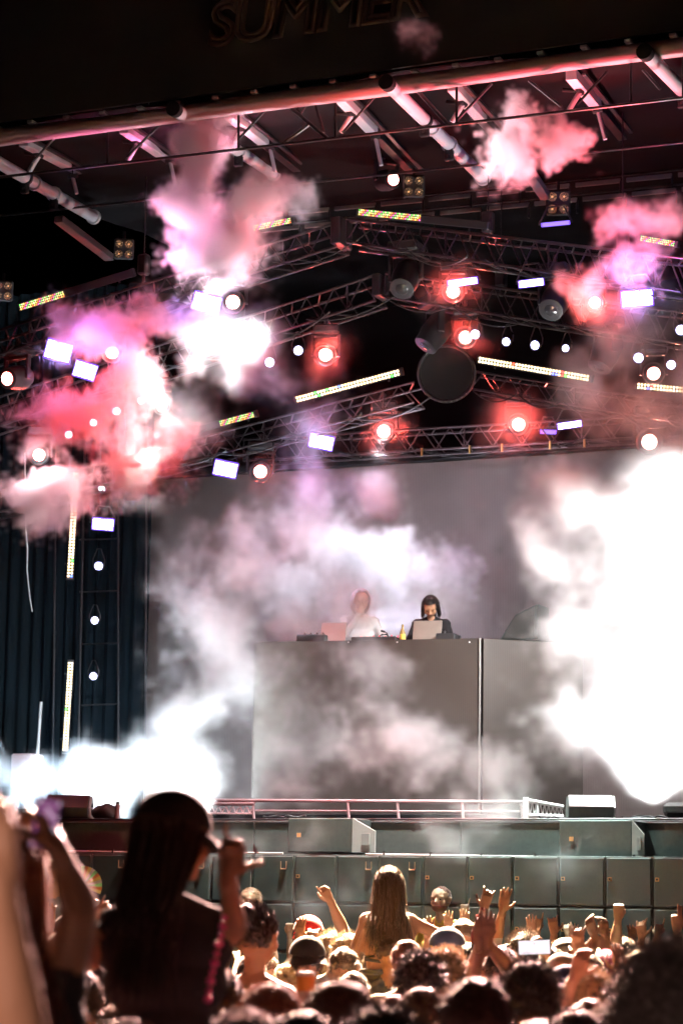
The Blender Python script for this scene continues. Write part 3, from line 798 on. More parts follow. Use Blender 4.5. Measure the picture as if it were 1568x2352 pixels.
# ------------------------------------------------------------------ things on the deck
RED_CAB = mat('dull_red_lid', (.10, .052, .050), .5, 0, .2, 8)  # dull red base colour of the wedge lids and deck knobs
def wedge_monitor(label, x0, x1, y0, y1, v, turn=0.0):
    """floor wedge: sloping grille towards the stage, pale side cheek with two half-moon handle holes"""
    p = S((x0 + x1) / 2, y1, v); k = mpp(p)
    w_ = (x1 - x0) * k * .93; h = (y1 - y0) * k
    t = thing('wedge_monitor', label, 'monitor speaker', p, ST @ Matrix.Rotation(R(turn), 3, 'Z'), 'wedge monitors')
    M = Matrix.Translation(p) @ (ST @ Matrix.Rotation(R(turn), 3, 'Z')).to_4x4()
    prof = [(-.24, 0), (-.27, .10), (-.13, h), (.06, h), (.24, .06), (.24, 0)]    # (depth, z)
    bm = bmesh.new()
    A_ = [bm.verts.new((-w_ / 2, a, b)) for a, b in prof]; B_ = [bm.verts.new((w_ / 2, a, b)) for a, b in prof]
    bm.faces.new(A_[::-1]); bm.faces.new(B_)
    for i in range(len(prof)):
        f = bm.faces.new((A_[i], A_[(i + 1) % len(prof)], B_[(i + 1) % len(prof)], B_[i]))
    bmesh.ops.recalc_face_normals(bm, faces=bm.faces[:])
    bmesh.ops.bevel(bm, geom=bm.edges[:], offset=.008, segments=1, affect='EDGES')
    link('cabinet', mesh_of(bm, 'wedge', CAB), M, t)
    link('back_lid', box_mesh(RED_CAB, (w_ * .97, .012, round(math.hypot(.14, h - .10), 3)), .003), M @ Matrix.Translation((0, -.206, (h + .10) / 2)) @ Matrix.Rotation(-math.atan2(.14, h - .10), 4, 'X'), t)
    link('cheek', prism([(a * .96, b * .97 + .004) for a, b in prof], .012, mat('pale_cheek', (.55, .53, .50), .55), 'cheek'), M @ Matrix.Translation((w_ / 2 + .008, 0, 0)) @ Matrix.Rotation(R(90), 4, 'Z'), t)
    for s_ in (-1, 1):
        pts = [(.055 * math.cos(a), s_ * (.010 + .045 * math.sin(a))) for a in [i * math.pi / 8 for i in range(9)]]
        if s_ < 0: pts = pts[::-1]
        link('handle_hole', prism(pts, .006, BLACKM, 'hole'), M @ Matrix.Translation((w_ / 2 + .017, -.02, h * .45)) @ Matrix.Rotation(R(90), 4, 'Z'), t)
    return t
wedge_monitor('red-backed wedge monitor on the stage edge at the left', 108, 212, 1828, 1880, .15, 24)
wedge_monitor('dark wedge monitor on the stage edge at the right', 1297, 1408, 1829, 1881, .1, 22)
# bag with a flask at the left
bp = S(243, 1880, .2)
t = thing('kit_bag', 'dark slumped kit bag with an upright flask beside the left wedge', 'bag', bp, ST)
bm = bmesh.new(); bmesh.ops.create_icosphere(bm, subdivisions=3, radius=1)
r7 = random.Random(3)
for v in bm.verts:
    n_ = math.sin(v.co.x * 5) * .07 + math.sin(v.co.y * 7 + v.co.z * 4) * .06
    v.co = Vector((v.co.x * .14, v.co.y * .13, max(v.co.z, -.6) * .095 + .055)) * (1 + n_)
link('sack', mesh_of(bm, 'sack', mat('bag_cloth', (.05, .055, .05), .8, 0, .3, 20, .3), smooth=180), Matrix.Translation(bp) @ ST.to_4x4(), t)
rod('flask', bp + UX * .14, bp + UX * .14 + ZX * .15, .026, GREY, t, 12)
rod('flask_cap', bp + UX * .14 + ZX * .15, bp + UX * .14 + ZX * .18, .02, BLACK, t, 12)
for i, (a, b) in enumerate([((310, 1880), (380, 1876)), ((600, 1879), (700, 1877)), ((1240, 1880), (1300, 1882)), ((1430, 1880), (1530, 1879))]):
    p, q = S(*a, .0), S(*b, .0)
    pts = [p.lerp(q, s_ / 12) + ZX * (.012 + .008 * math.sin(s_ * 1.7 + i)) + VX * .06 * math.sin(s_ * 1.1 + i * 2) for s_ in range(13)]
    tube(pts, .009, BLACK, 'stage_cable', 6, None, label='loose black cable lying on the stage edge, ' + ['left of the cap wearer', 'in front of the booth riser', 'by the white truss piece', 'right of the right wedge'][i], cat='cable')
# short white truss piece leaning in front of the right wedge
wt = thing('truss_offcut', 'short white ladder truss lying on the deck beside the right wedge', 'truss', S(1245, 1880, .5))
q = [S(1207, 1838, .5), S(1292, 1853, .8), S(1207, 1872, .5), S(1292, 1876, .8)]
PW = mat('white_painted_metal', (.78, .77, .75), .4, .1, .08)
rod('chord', q[0], q[1], .020, PW, wt); rod('chord', q[2], q[3], .020, PW, wt)
rod('end_post', q[0] + ZX * .03, q[2] - ZX * .05, .03, PW, wt); box('foot', q[2] - ZX * .06, (.14, .1, .05), PW, wt)
for i in range(9):
    a0, a1 = i / 9, (i + 1) / 9
    m1 = q[0].lerp(q[1], (a0 + a1) / 2)
    rod('brace', q[2].lerp(q[3], a0), m1, .007, PW, wt, 6); rod('brace', m1, q[2].lerp(q[3], a1), .007, PW, wt, 6)
rod('mid_post', q[0].lerp(q[1], .3), q[2].lerp(q[3], .3), .016, PW, wt)
# riser with rails in front of the booth
rv = 1.4
rs = thing('booth_riser', 'low railed riser running in front of the booth', 'riser', S(850, 1882, rv), ST)
PR = mat('riser_frame', (.42, .37, .37), .5, .3)
for a, b, rr in [((470, 1838), (1200, 1842), .018), ((585, 1862), (1200, 1864), .010), ((470, 1846), (585, 1846), .022)]:
    rod('rail', S(*a, rv), S(*b, rv), rr, PR, rs)
for x in (470, 580, 798, 912, 1060, 1195):
    rod('post', S(x, 1838, rv), S(x + 4, 1890, rv), .016, PR, rs)
for i in range(7):
    x0 = 470 + i * 16
    rod('lattice_bar', S(x0, 1850, rv), S(x0 + 8, 1868, rv), .006, PW, rs, 6); rod('lattice_bar', S(x0 + 8, 1868, rv), S(x0 + 16, 1850, rv), .006, PW, rs, 6)
rod('lattice_rail', S(470, 1868, rv), S(582, 1869, rv), .010, PW, rs)
box('platform', (S(470, 1880, rv + .6) + S(1200, 1880, rv + .6)) / 2 - ZX * .02, (3.3, 1.0, .10), BLACKM, rs)
# shrouded case at far right, stand and case at far left
p = S(1562, 1884, .4)
t = thing('covered_case', 'dark cloth-covered case on the deck at the right edge', 'case', p, ST)
box('case', p + ZX * .08, (.26, .3, .15), BLACKM, t, bevel=.05)
box('cover', p + ZX * .10, (.28, .32, .13), mat('case_cloth', (.10, .10, .10), .9), t, bevel=.06)
p = S(62, 1800, 3.5)
t = thing('floor_light_stand', 'pinkish floor light case with an upright mast in the left haze', 'light stand', p, ST)
box('case', p + ZX * .15, (.30, .3, .42), mat('pinkish_case', (.34, .24, .24), .6), t, bevel=.02)
rod('mast', S(85, 1770, 3.5), S(95, 1612, 3.5), .020, GREY, t)
rod('foot', p - ZX * .06, p - ZX * .3, .10, BLACK, t, 12)

# ------------------------------------------------------------------ DJ booth
BV = 3.1
BYAW = R(24 - 8)
BU = Vector((math.cos(BYAW), -math.sin(BYAW), 0)); BW_ = Vector((math.sin(BYAW), math.cos(BYAW), 0))
BR = Matrix((BU, BW_, ZX)).transposed()
c1 = S(1102, 1466, BV - .25)                     # near right top corner
def onbooth(px, py, d=0.0):
    """point in the booth's front plane (moved d metres back) seen at px, py"""
    dd = ray(px, py); n_ = BW_
    return CAM + dd * (((c1 + BW_ * d - CAM).dot(n_)) / dd.dot(n_))
c0 = onbooth(587, 1471)
bw = (c1 - c0).dot(BU); bt = c1.z
bt0 = DZ + .05
bo = thing('dj_booth', 'tall DJ booth clad in grey-brown striped LED panels', 'booth', Vector((c0.x, c0.y, bt0)), BR)
BOOTH = SCREEN.copy(); BOOTH.name = 'booth_led_mesh'
for n_ in BOOTH.node_tree.nodes:
    if n_.bl_idname == 'ShaderNodeMix' and n_.blend_type == 'MIX': n_.inputs[6].default_value = (.044, .033, .027, 1); n_.inputs[7].default_value = (.060, .046, .038, 1)
fh = bt - bt0
cen = (c0 + c1) / 2
box('front_panel', Vector((cen.x, cen.y, bt0 + fh / 2)) + BW_ * .03, (bw, .06, fh), BOOTH, bo, BR, .004)
sd_dir = (BU * math.cos(R(-34)) + BW_ * math.sin(R(34)) ).normalized()
SR = Matrix((sd_dir, ZX.cross(sd_dir), ZX)).transposed()
s0 = Vector((c1.x, c1.y, bt0 + fh / 2)) + sd_dir * .62 + SR.col[1] * .03
box('side_panel', s0 + sd_dir * .02, (1.2, .06, fh), BOOTH, bo, SR, .004)
rod('corner_trim', Vector((c1.x, c1.y, bt0)) - BW_ * .012, c1 - BW_ * .012, .012, mat('corner_trim', (.26, .25, .23), .5, .3), bo)
s0l = Vector((c0.x, c0.y, bt0 + fh / 2))
box('left_side_panel', s0l + BW_ * .75, (.06, 1.4, fh), BOOTH, bo, BR, .004)
box('table_top', Vector((cen.x, cen.y, bt - .03)) + BW_ * .52, (bw - .02, .9, .04), BLACKM, bo, BR)
box('riser_floor', Vector((cen.x, cen.y, bt - 1.02)) + BW_ * .95, (bw - .16, 1.6, .06), BLACKM, bo, BR)
for x in (800, 912, 1078):
    p = onbooth(x, 1475); rod('cap_bolt', p - BW_ * .015, p + BW_ * .01, .008, WHITE, bo, 6)
# equipment on the table: base point on the table plane seen through px
def ontable(px, d):
    p = onbooth(px, 1466, d); return Vector((p.x, p.y, bt - .008))
def gear(name, label, cat, px, d, size, m, turn=0, bevel=.01):
    t = thing(name, label, cat, ontable(px, d), BR @ Matrix.Rotation(R(turn), 3, 'Z'))
    link('body', box_mesh(m, size, bevel), Matrix.Translation(ontable(px, d) + ZX * size[2] / 2) @ (BR @ Matrix.Rotation(R(turn), 3, 'Z')).to_4x4(), t)
    return t
def laptop(label, px, d, m, wd=.33):
    o = ontable(px, d)
    t = thing('laptop', label, 'laptop', o, BR)
    box('base', o + BW_ * .10 + ZX * .01, (wd, .23, .018), m, t, BR, .004)
    rot = BR @ Matrix.Rotation(R(-14), 3, 'X')
    lid = link('lid', box_mesh(m, (wd, .012, .23), .004), Matrix.Translation(o + ZX * .125 - BW_ * .045) @ rot.to_4x4(), t)
    link('screen', box_mesh(emit('laptop_screen', (.8, .9, 1), 1.5), (wd * .92, .003, .20), 0), Matrix.Translation(o + ZX * .125 - BW_ * .036) @ rot.to_4x4(), lid)
    return t
laptop('beige laptop opened in front of the long-haired DJ', 983, .20, mat('beige_lid', (.24, .21, .18), .4, .2))
laptop('grey laptop half lost in smoke left of the hooded DJ', 768, .22, mat('grey_lid', (.34, .34, .32), .4, .3), .30)
g1 = gear('mixer_deck', 'flat black deck with cables at the left end of the table', 'deck', 722, .2, (.34, .30, .09), BLACK)
for i in range(4): rod('knob', ontable(700 + i * 14, .16) + ZX * .09, ontable(700 + i * 14, .16) + ZX * .12, .012, RED_CAB, g1, 8)
g2 = gear('mixing_console', 'long low console with red lit buttons between the two DJs', 'mixer', 866, .2, (.52, .34, .05), BLACK)
LEDR = emit('red_button', (1, .12, .16), 1.6)
for i in range(14):
    p = ontable(822 + i * 7, .10 + (i % 3) * .06) + ZX * .05
    rod('lit_button' if i % 2 else 'fader', p, p + ZX * (.012 + .012 * (i % 3)), .008, LEDR if i % 2 else GREY, g2, 6)
g3 = gear('black_box', 'black control box at the right end of the table', 'box', 1028, .14, (.22, .26, .075), BLACK)
rod('knob', ontable(1020, .1) + ZX * .075, ontable(1020, .1) + ZX * .11, .016, STEEL, g3, 8)
for i, (pts, lb) in enumerate([([(905, 0), (898, 9), (888, 19), (877, 20), (865, 10), (862, 0)], 'between the console and the bottle'), ([(686, 0), (690, 16), (700, 28), (712, 24), (716, 4), (722, 22), (735, 34), (748, 30), (752, 4)], 'looping over the left deck'),
                               ([(1046, 0), (1050, 12), (1056, 14), (1058, 2)], 'at the right end of the table'), ([(998, 4), (1000, 24), (1010, 30), (1014, 8)], 'behind the beige laptop')]):
    P = [ontable(a, .22) + ZX * (b * mpp(c1)) for a, b in pts]
    tube(P, .008, [BLACK, mat('pale_cable', (.6, .5, .45), .5), BLACK, BLACK][i], 'table_cable', 6, None, label='curling cable ' + lb, cat='cable')
t = thing('drink_bottle', 'small yellow-labelled bottle standing on the booth table', 'bottle', ontable(924, .15))
o_ = ontable(924, .15)
link('glass', lathe([(.03, 0), (.032, .02), (.032, .10), (.012, .15), (.012, .19), (.014, .195)], mat('bottle_glass', (.30, .20, .06), .15), 'bottle', 12), Matrix.Translation(o_), t)
link('label', lathe([(.0335, .025), (.0335, .085)], mat('yellow_label', (.8, .55, .08), .6), 'label', 12, cap=False), Matrix.Translation(o_), t)
t = thing('gooseneck_microphone', 'thin gooseneck microphone on the booth table', 'microphone', ontable(892, .15))
o_ = ontable(892, .15)
tube([o_, o_ + ZX * .06, o_ + ZX * .10 - BU * .02, o_ + ZX * .12 - BU * .05], .005, STEEL, 'neck', 6, t); rod('capsule', o_ + ZX * .115 - BU * .045, o_ + ZX * .13 - BU * .09, .012, BLACK, t, 8)
p = S(1192, 1470, 4.6)
t = thing('side_fill_wedge', 'dark sloping monitor standing beyond the booth corner at right', 'monitor speaker', p, ST)
link('cabinet', prism([(-.18, 0), (.30, 0), (.30, .42), (.02, .30), (-.05, .20)], .4, mat('dark_green_cab', (.035, .05, .045), .7, 0, .3, 30, .3), 'cab', .01), Matrix.Translation(p - ZX * .02) @ ST.to_4x4(), t)
link('grille', prism([(-.12, .02), (.26, .02), (.26, .38), (.02, .27), (-.03, .19)], .02, GRILLE, 'gr', 0), Matrix.Translation(p - ZX * .02 - VX * .205) @ ST.to_4x4(), t)
box('stand', p - ZX * .55, (.3, .3, 1.02), BLACKM, t)
# ------------------------------------------------------------------ people: bodies grown from tapered capsules, remeshed into one skin
V3 = lambda *a: np.array(a, dtype=float)
def capsule_geo(p0, p1, r0, r1, seg=10):
    d = p1 - p0; L_ = np.linalg.norm(d)
    z = d / L_ if L_ > 1e-6 else V3(0, 0, 1)
    a = np.cross(z, V3(1, 0, 0)) if abs(z[0]) < .9 else np.cross(z, V3(0, 1, 0))
    a /= np.linalg.norm(a); b = np.cross(z, a)
    vs_, fs = [], []
    rings = [(p0, r0, t) for t in (-80, -45, 0)] + [(p1, r1, t) for t in (0, 45, 80)]
    for p, r, t in rings:
        c, s_ = math.cos(R(t)), math.sin(R(t))
        for k in range(seg):
            q = 2 * math.pi * k / seg
            vs_.append(p + z * r * s_ + (a * math.cos(q) + b * math.sin(q)) * r * c)
    for i in range(5):
        for k in range(seg):
            fs.append((i * seg + k, i * seg + (k + 1) % seg, (i + 1) * seg + (k + 1) % seg, (i + 1) * seg + k))
    fs.append(tuple(range(seg))[::-1]); fs.append(tuple(5 * seg + k for k in range(seg)))
    return vs_, fs
def cap_dist(P, c):
    p0, p1, r0, r1 = c[:4]
    d = p1 - p0; L2 = max(d @ d, 1e-9)
    t = np.clip(((P - p0) @ d) / L2, 0, 1)
    q = P - p0 - t[:, None] * d
    return np.sqrt((q * q).sum(1)) - (r0 + (r1 - r0) * t)
def rot_about(P, axis, ang, o):
    Q = np.array(Matrix.Rotation(ang, 3, Vector(axis)))
    return (P - o) @ Q.T + o
SK, TO, UA, FA, LE, SH, EY, LI = range(8)
def hand_caps(wrist, d, palm, side, kind='open', s_=1.0):
    d = d / np.linalg.norm(d); palm = palm - d * (palm @ d); palm = palm / np.linalg.norm(palm)
    th = side * np.cross(d, palm)
    C = []
    for o in (-.026, -.009, .009, .026):
        C.append((wrist + th * o * .55 + d * .012, wrist + (th * o + d * .085) * s_, .017, .0145, SK))
    C.append((wrist - d * .02, wrist + d * .03, .024, .024, SK))
    curl = {'open': (4, 6, 8, 10), 'relaxed': (28, 34, 40, 46), 'fist': (88, 88, 88, 88), 'point': (4, 85, 88, 88), 'grip': (55, 58, 60, 60), 'shaka': (80, 85, 85, 8), 'claw': (18, 34, 40, 20), 'two': (4, 4, 85, 88)}[kind]
    spread = {'open': 9, 'claw': 12, 'relaxed': 3}.get(kind, 2)
    for i, (o, L_) in enumerate(((.027, .072), (.009, .082), (-.009, .076), (-.026, .058))):
        p = wrist + (th * o + d * .088) * s_
        f = d * math.cos(R(spread)) + th * math.sin(R(spread * (1.5 - i) / 1.5))
        f /= np.linalg.norm(f)
        a = 0
        for j, fr in enumerate((.45, .30, .25)):
            a += R(curl[i]) * (1.0 if j else .8)
            dd = f * math.cos(a) + palm * math.sin(a)
            q = p + dd * L_ * fr * s_
            C.append((p, q, .0092 - .0008 * j, .0084 - .0008 * j, SK)); p = q
    tb = wrist + (th * .024 + d * .022) * s_
    if kind in ('fist', 'point', 'grip', 'two'): t1 = th * .45 + d * .8 + palm * .5; t2 = -th * .3 + d * .7 + palm * .7
    elif kind == 'shaka': t1 = th * .9 + d * .5; t2 = th * .9 + d * .4
    else: t1 = th * .8 + d * .6 + palm * .25; t2 = th * .45 + d * .9 + palm * .2
    t1 /= np.linalg.norm(t1); t2 /= np.linalg.norm(t2)
    m_ = tb + t1 * .045 * s_
    C.append((tb, m_, .014, .011, SK)); C.append((m_, m_ + t2 * .034 * s_, .0105, .0085, SK))
    return C
ARM = {  # right arm: elbow, wrist, finger direction, palm normal, hand kind
    'down': ((.25, -.03, 1.13), (.25, .10, .90), (0, .2, -1), (-1, .2, 0), 'relaxed'),
    'up': ((.30, .12, 1.52), (.26, .15, 1.77), (-.05, .08, 1), (0, 1, 0), 'open'),
    'high': ((.25, .06, 1.66), (.20, .10, 1.92), (-.1, .12, 1), (0.1, 1, -.1), 'open'),
    'claw': ((.28, .14, 1.55), (.22, .20, 1.80), (.05, .25, 1), (-.3, 1, -.2), 'claw'),
    'point': ((.24, .10, 1.66), (.16, .16, 1.91), (-.22, .2, 1), (-.2, 1, 0), 'point'),
    'fist': ((.28, .10, 1.55), (.25, .14, 1.80), (0, .05, 1), (0, 1, 0), 'fist'),
    'reach': ((.24, .20, 1.50), (.16, .38, 1.68), (-.1, .6, .8), (0, .8, -.6), 'claw'),
    'phone': ((.24, .22, 1.42), (.12, .33, 1.62), (-.25, .15, 1), (-.9, .4, .1), 'grip'),
    'fold': ((.26, .04, 1.20), (.10, .26, 1.24), (-1, .2, .1), (0, -1, 0), 'relaxed'),
    'table': ((.27, .16, 1.16), (.20, .42, 1.06), (-.2, 1, -.15), (0, -.1, -1), 'relaxed'),
    'face': ((.22, .20, 1.22), (.06, .20, 1.46), (-.35, -.1, 1), (-.2, -1, 0), 'relaxed'),
    'hip': ((.38, -.06, 1.16), (.20, .06, 1.02), (-.6, .6, -.4), (-.6, -.3, 0), 'relaxed'),
    'side': ((.36, .06, 1.30), (.42, .22, 1.20), (.2, 1, -.1), (0, 0, -1), 'relaxed')}
def body_caps(right, left, female=False, seat=False, head_yaw=0, head_pitch=0, lean=0, bust=True):
    """returns three capsule groups: trunk and limbs, head, hands"""
    sw = .150 if female else .172
    T = []
    for s_ in (-1, 1):
        if seat:
            T += [(V3(s_ * .10, 0, .93), V3(s_ * .16, .36, .92), .088, .066, LE), (V3(s_ * .16, .36, .92), V3(s_ * .14, .36, .52), .058, .042, LE), (V3(s_ * .14, .34, .47), V3(s_ * .14, .48, .45), .038, .03, SH)]
        else:
            T += [(V3(s_ * .09, 0, .92), V3(s_ * .10, .015, .50), .088, .06, LE), (V3(s_ * .10, .015, .50), V3(s_ * .10, -.015, .09), .057, .04, LE), (V3(s_ * .10, -.03, .045), V3(s_ * .115, .15, .035), .042, .033, SH)]
    wr = .090 if female else .108
    T += [(V3(-.085, 0, .96), V3(.085, 0, .96), .108, .108, LE), (V3(-.06, 0, 1.09), V3(.06, 0, 1.09), wr, wr, TO),
          (V3(-.085, 0, 1.22), V3(.085, 0, 1.22), .103, .103, TO), (V3(-.11, -.012, 1.33), V3(.11, -.012, 1.33), .095, .095, TO),
          (V3(-sw + .03, -.02, 1.395), V3(sw - .03, -.02, 1.395), .06, .06, TO), (V3(-.07, -.02, 1.43), V3(.07, -.02, 1.43), .048, .048, TO)]
    if female and bust: T += [(V3(s_ * .07, .07, 1.27), V3(s_ * .075, .09, 1.26), .06, .055, TO) for s_ in (-1, 1)]
    T.append((V3(0, -.025, 1.42), V3(0, -.005, 1.54), .054 if not female else .047, .05 if not female else .043, SK))
    H = [(V3(0, -.035, 1.655), V3(0, .015, 1.662), .083, .083, SK), (V3(0, -.05, 1.62), V3(0, .02, 1.63), .073, .07, SK), (V3(0, .035, 1.625), V3(0, .042, 1.575), .060, .047, SK),
         (V3(-.032, .018, 1.57), V3(0, .052, 1.548), .036, .03, SK), (V3(.032, .018, 1.57), V3(0, .052, 1.548), .036, .03, SK), (V3(0, -.02, 1.50), V3(0, -.01, 1.58), .046, .05, SK),
         (V3(0, .092, 1.638), V3(0, .112, 1.606), .009, .014, SK), (V3(-.045, .072, 1.652), V3(.045, .072, 1.652), .020, .020, SK), (V3(-.013, .100, 1.602), V3(.013, .100, 1.602), .010, .010, SK),
         (V3(-.020, .090, 1.577), V3(.020, .090, 1.577), .0095, .0095, LI)]
    for s_ in (-1, 1):
        H += [(V3(s_ * .079, -.008, 1.605), V3(s_ * .088, -.015, 1.640), .012, .017, SK), (V3(s_ * .031, .083, 1.634), V3(s_ * .033, .083, 1.634), .0095, .0095, EY), (V3(s_ * .045, .055, 1.60), V3(s_ * .04, .06, 1.59), .03, .026, SK)]
    Hd = []
    for s_, arm in ((1, right), (-1, left)):
        if arm is None: arm = 'down'
        e, w_, d, pn, kd = ARM[arm] if isinstance(arm, str) else arm
        mir = V3(s_, 1, 1) if isinstance(arm, str) else V3(1, 1, 1)
        e, w_, d, pn = V3(*e) * mir, V3(*w_) * mir, V3(*d) * mir, V3(*pn) * mir
        sh = V3(s_ * sw, -.015, 1.385)
        if e[2] > 1.45: sh = sh + V3(s_ * -.005, 0, .03)
        ur = (.050, .040) if female else (.060, .048)
        T += [(sh, sh + (e - sh) * .05, ur[0] + .012, ur[0] + .008, TO), (sh, e, ur[0], ur[1], UA)]
        m_ = e + (w_ - e) * .3
        T += [(e, m_, ur[1] * .96, ur[1] * .94, FA), (m_, w_, ur[1] * .94, .026, FA)]
        hc = hand_caps(w_, d, pn, s_, kd)
        Hd.append([(w_ + (e - w_) * .16, w_, .0285, .026, FA)] + hc)
    neck = V3(0, -.02, 1.50)
    def tr(c, ang, ax, o): return (rot_about(c[0][None], ax, ang, o)[0], rot_about(c[1][None], ax, ang, o)[0]) + tuple(c[2:])
    if head_yaw: H = [tr(c, R(head_yaw), (0, 0, 1), neck) for c in H]
    if head_pitch: H = [tr(c, R(-head_pitch), (1, 0, 0), neck) for c in H]
    if lean:
        o = V3(0, 0, 1.0)
        T = [tr(c, R(-lean), (1, 0, 0), o) if min(c[0][2], c[1][2]) > .99 else c for c in T]
        H = [tr(c, R(-lean), (1, 0, 0), o) for c in H]; Hd = [[tr(c, R(-lean), (1, 0, 0), o) for c in h] for h in Hd]
    return T, H, Hd
BODY_JOBS = {}
def body_job(key, *a, fine=False, **kw):
    if key not in BODY_JOBS: BODY_JOBS[key] = (body_caps(*a, **kw), fine)
    return key
def build_bodies():
    """remesh every queued body in one evaluation and return key -> mesh with per-face slots"""
    tmp = []
    for key, ((T, H, Hd), fine) in BODY_JOBS.items():
        for grp, vox in ((T, .013 if fine else .017), (H, .0075 if fine else .0105), *[(h, .0058) for h in Hd]):
            vs_, fs = [], []
            for c in grp:
                a, b = capsule_geo(*c[:4]); n = len(vs_)
                vs_ += [tuple(x) for x in a]; fs += [tuple(i + n for i in f) for f in b]
            me = bpy.data.meshes.new('tmp'); me.from_pydata(vs_, [], fs)
            o = bpy.data.objects.new('tmp', me); col.objects.link(o)
            md = o.modifiers.new('r', 'REMESH'); md.mode = 'VOXEL'; md.voxel_size = vox
            sm = o.modifiers.new('s', 'SMOOTH'); sm.factor = .5; sm.iterations = 2 if vox < .006 else 5 if vox > .012 else 3
            tmp.append((key, grp, o))
    bpy.context.view_layer.update()
    dg = bpy.context.evaluated_depsgraph_get()
    acc = {}
    for key, grp, o in tmp:
        ev = o.evaluated_get(dg); me = ev.to_mesh()
        n = len(me.vertices); co = np.empty(n * 3); me.vertices.foreach_get('co', co); co = co.reshape(-1, 3)
        nf = len(me.polygons); li = np.empty(nf * 4, dtype=np.int64)
        me.loops.foreach_get('vertex_index', li); li = li.reshape(-1, 4)
        fc = co[li].mean(1)
        D = np.stack([cap_dist(fc, c) for c in grp]); slot = np.array([c[4] for c in grp])[D.argmin(0)]
        acc.setdefault(key, []).append((co, li, slot)); ev.to_mesh_clear()
    out = {}
    for key, ls_ in acc.items():
        off = 0; C, Fq, Sl = [], [], []
        for co, li, sl in ls_:
            C.append(co); Fq.append(li + off); Sl.append(sl); off += len(co)
        C = np.concatenate(C); Fq = np.concatenate(Fq); Sl = np.concatenate(Sl)
        me = bpy.data.meshes.new('body_' + key)
        me.vertices.add(len(C)); me.vertices.foreach_set('co', C.ravel())
        me.loops.add(len(Fq) * 4); me.loops.foreach_set('vertex_index', Fq.ravel())
        me.polygons.add(len(Fq)); me.polygons.foreach_set('loop_start', np.arange(len(Fq)) * 4)
        me.polygons.foreach_set('use_smooth', np.ones(len(Fq), dtype=bool))
        me.polygons.foreach_set('material_index', Sl)
        me.update(calc_edges=True)
        for i in range(8): me.materials.append(SKINS[0])
        out[key] = me
    for key, grp, o in tmp: bpy.data.objects.remove(o)
    return out

def skin_mat(name, c): return mat(name, c, .48, 0, .10, 14, .05, .4)
SKINS = [skin_mat('skin_tan', (.44, .23, .13)), skin_mat('skin_fair', (.54, .31, .20)), skin_mat('skin_brown', (.26, .13, .075)), skin_mat('skin_dark', (.12, .06, .04))]
EYE = mat('eye_dark', (.02, .015, .012), .2); LIP = mat('lip', (.35, .13, .10), .5)
def cloth(name, c): return mat('cloth_' + name, c, .85, 0, .18, 30, .25, .3, 0, .08)
CL = {k: cloth(k, c) for k, c in dict(black=(.015, .015, .017), white=(.72, .70, .68), grey=(.22, .22, .23), navy=(.03, .04, .10), red=(.55, .03, .03), maroon=(.13, .02, .02), teal=(.04, .22, .22),
      blue=(.08, .16, .42), yellow=(.72, .50, .06), green=(.06, .22, .08), pink=(.75, .25, .38), denim=(.07, .10, .18), cream=(.60, .52, .40), hivis=(.80, .52, .10), lilac=(.55, .40, .62), stone=(.42, .40, .38)).items()}
def hair_mat(name, c, tr=.35):
    m = mat('hair_' + name, c, .5, 0, .25, 30, 0, .35, tr, .8)
    b = m.node_tree.nodes['Principled BSDF']; b.inputs['Sheen Roughness'].default_value = .35; b.inputs['Sheen Tint'].default_value = (1, .82, .76, 1)
    return m
HC = {k: hair_mat(k, c, t) for k, c, t in (('black', (.008, .006, .006), .03), ('brown', (.045, .025, .016), .15), ('blond', (.075, .052, .032), .08), ('auburn', (.12, .045, .025), .2), ('fair', (.24, .16, .09), .2), ('pink', (.75, .22, .42), .4), ('grey', (.30, .28, .27), .4))}
HCEN = np.array((0, -.014, 1.652))
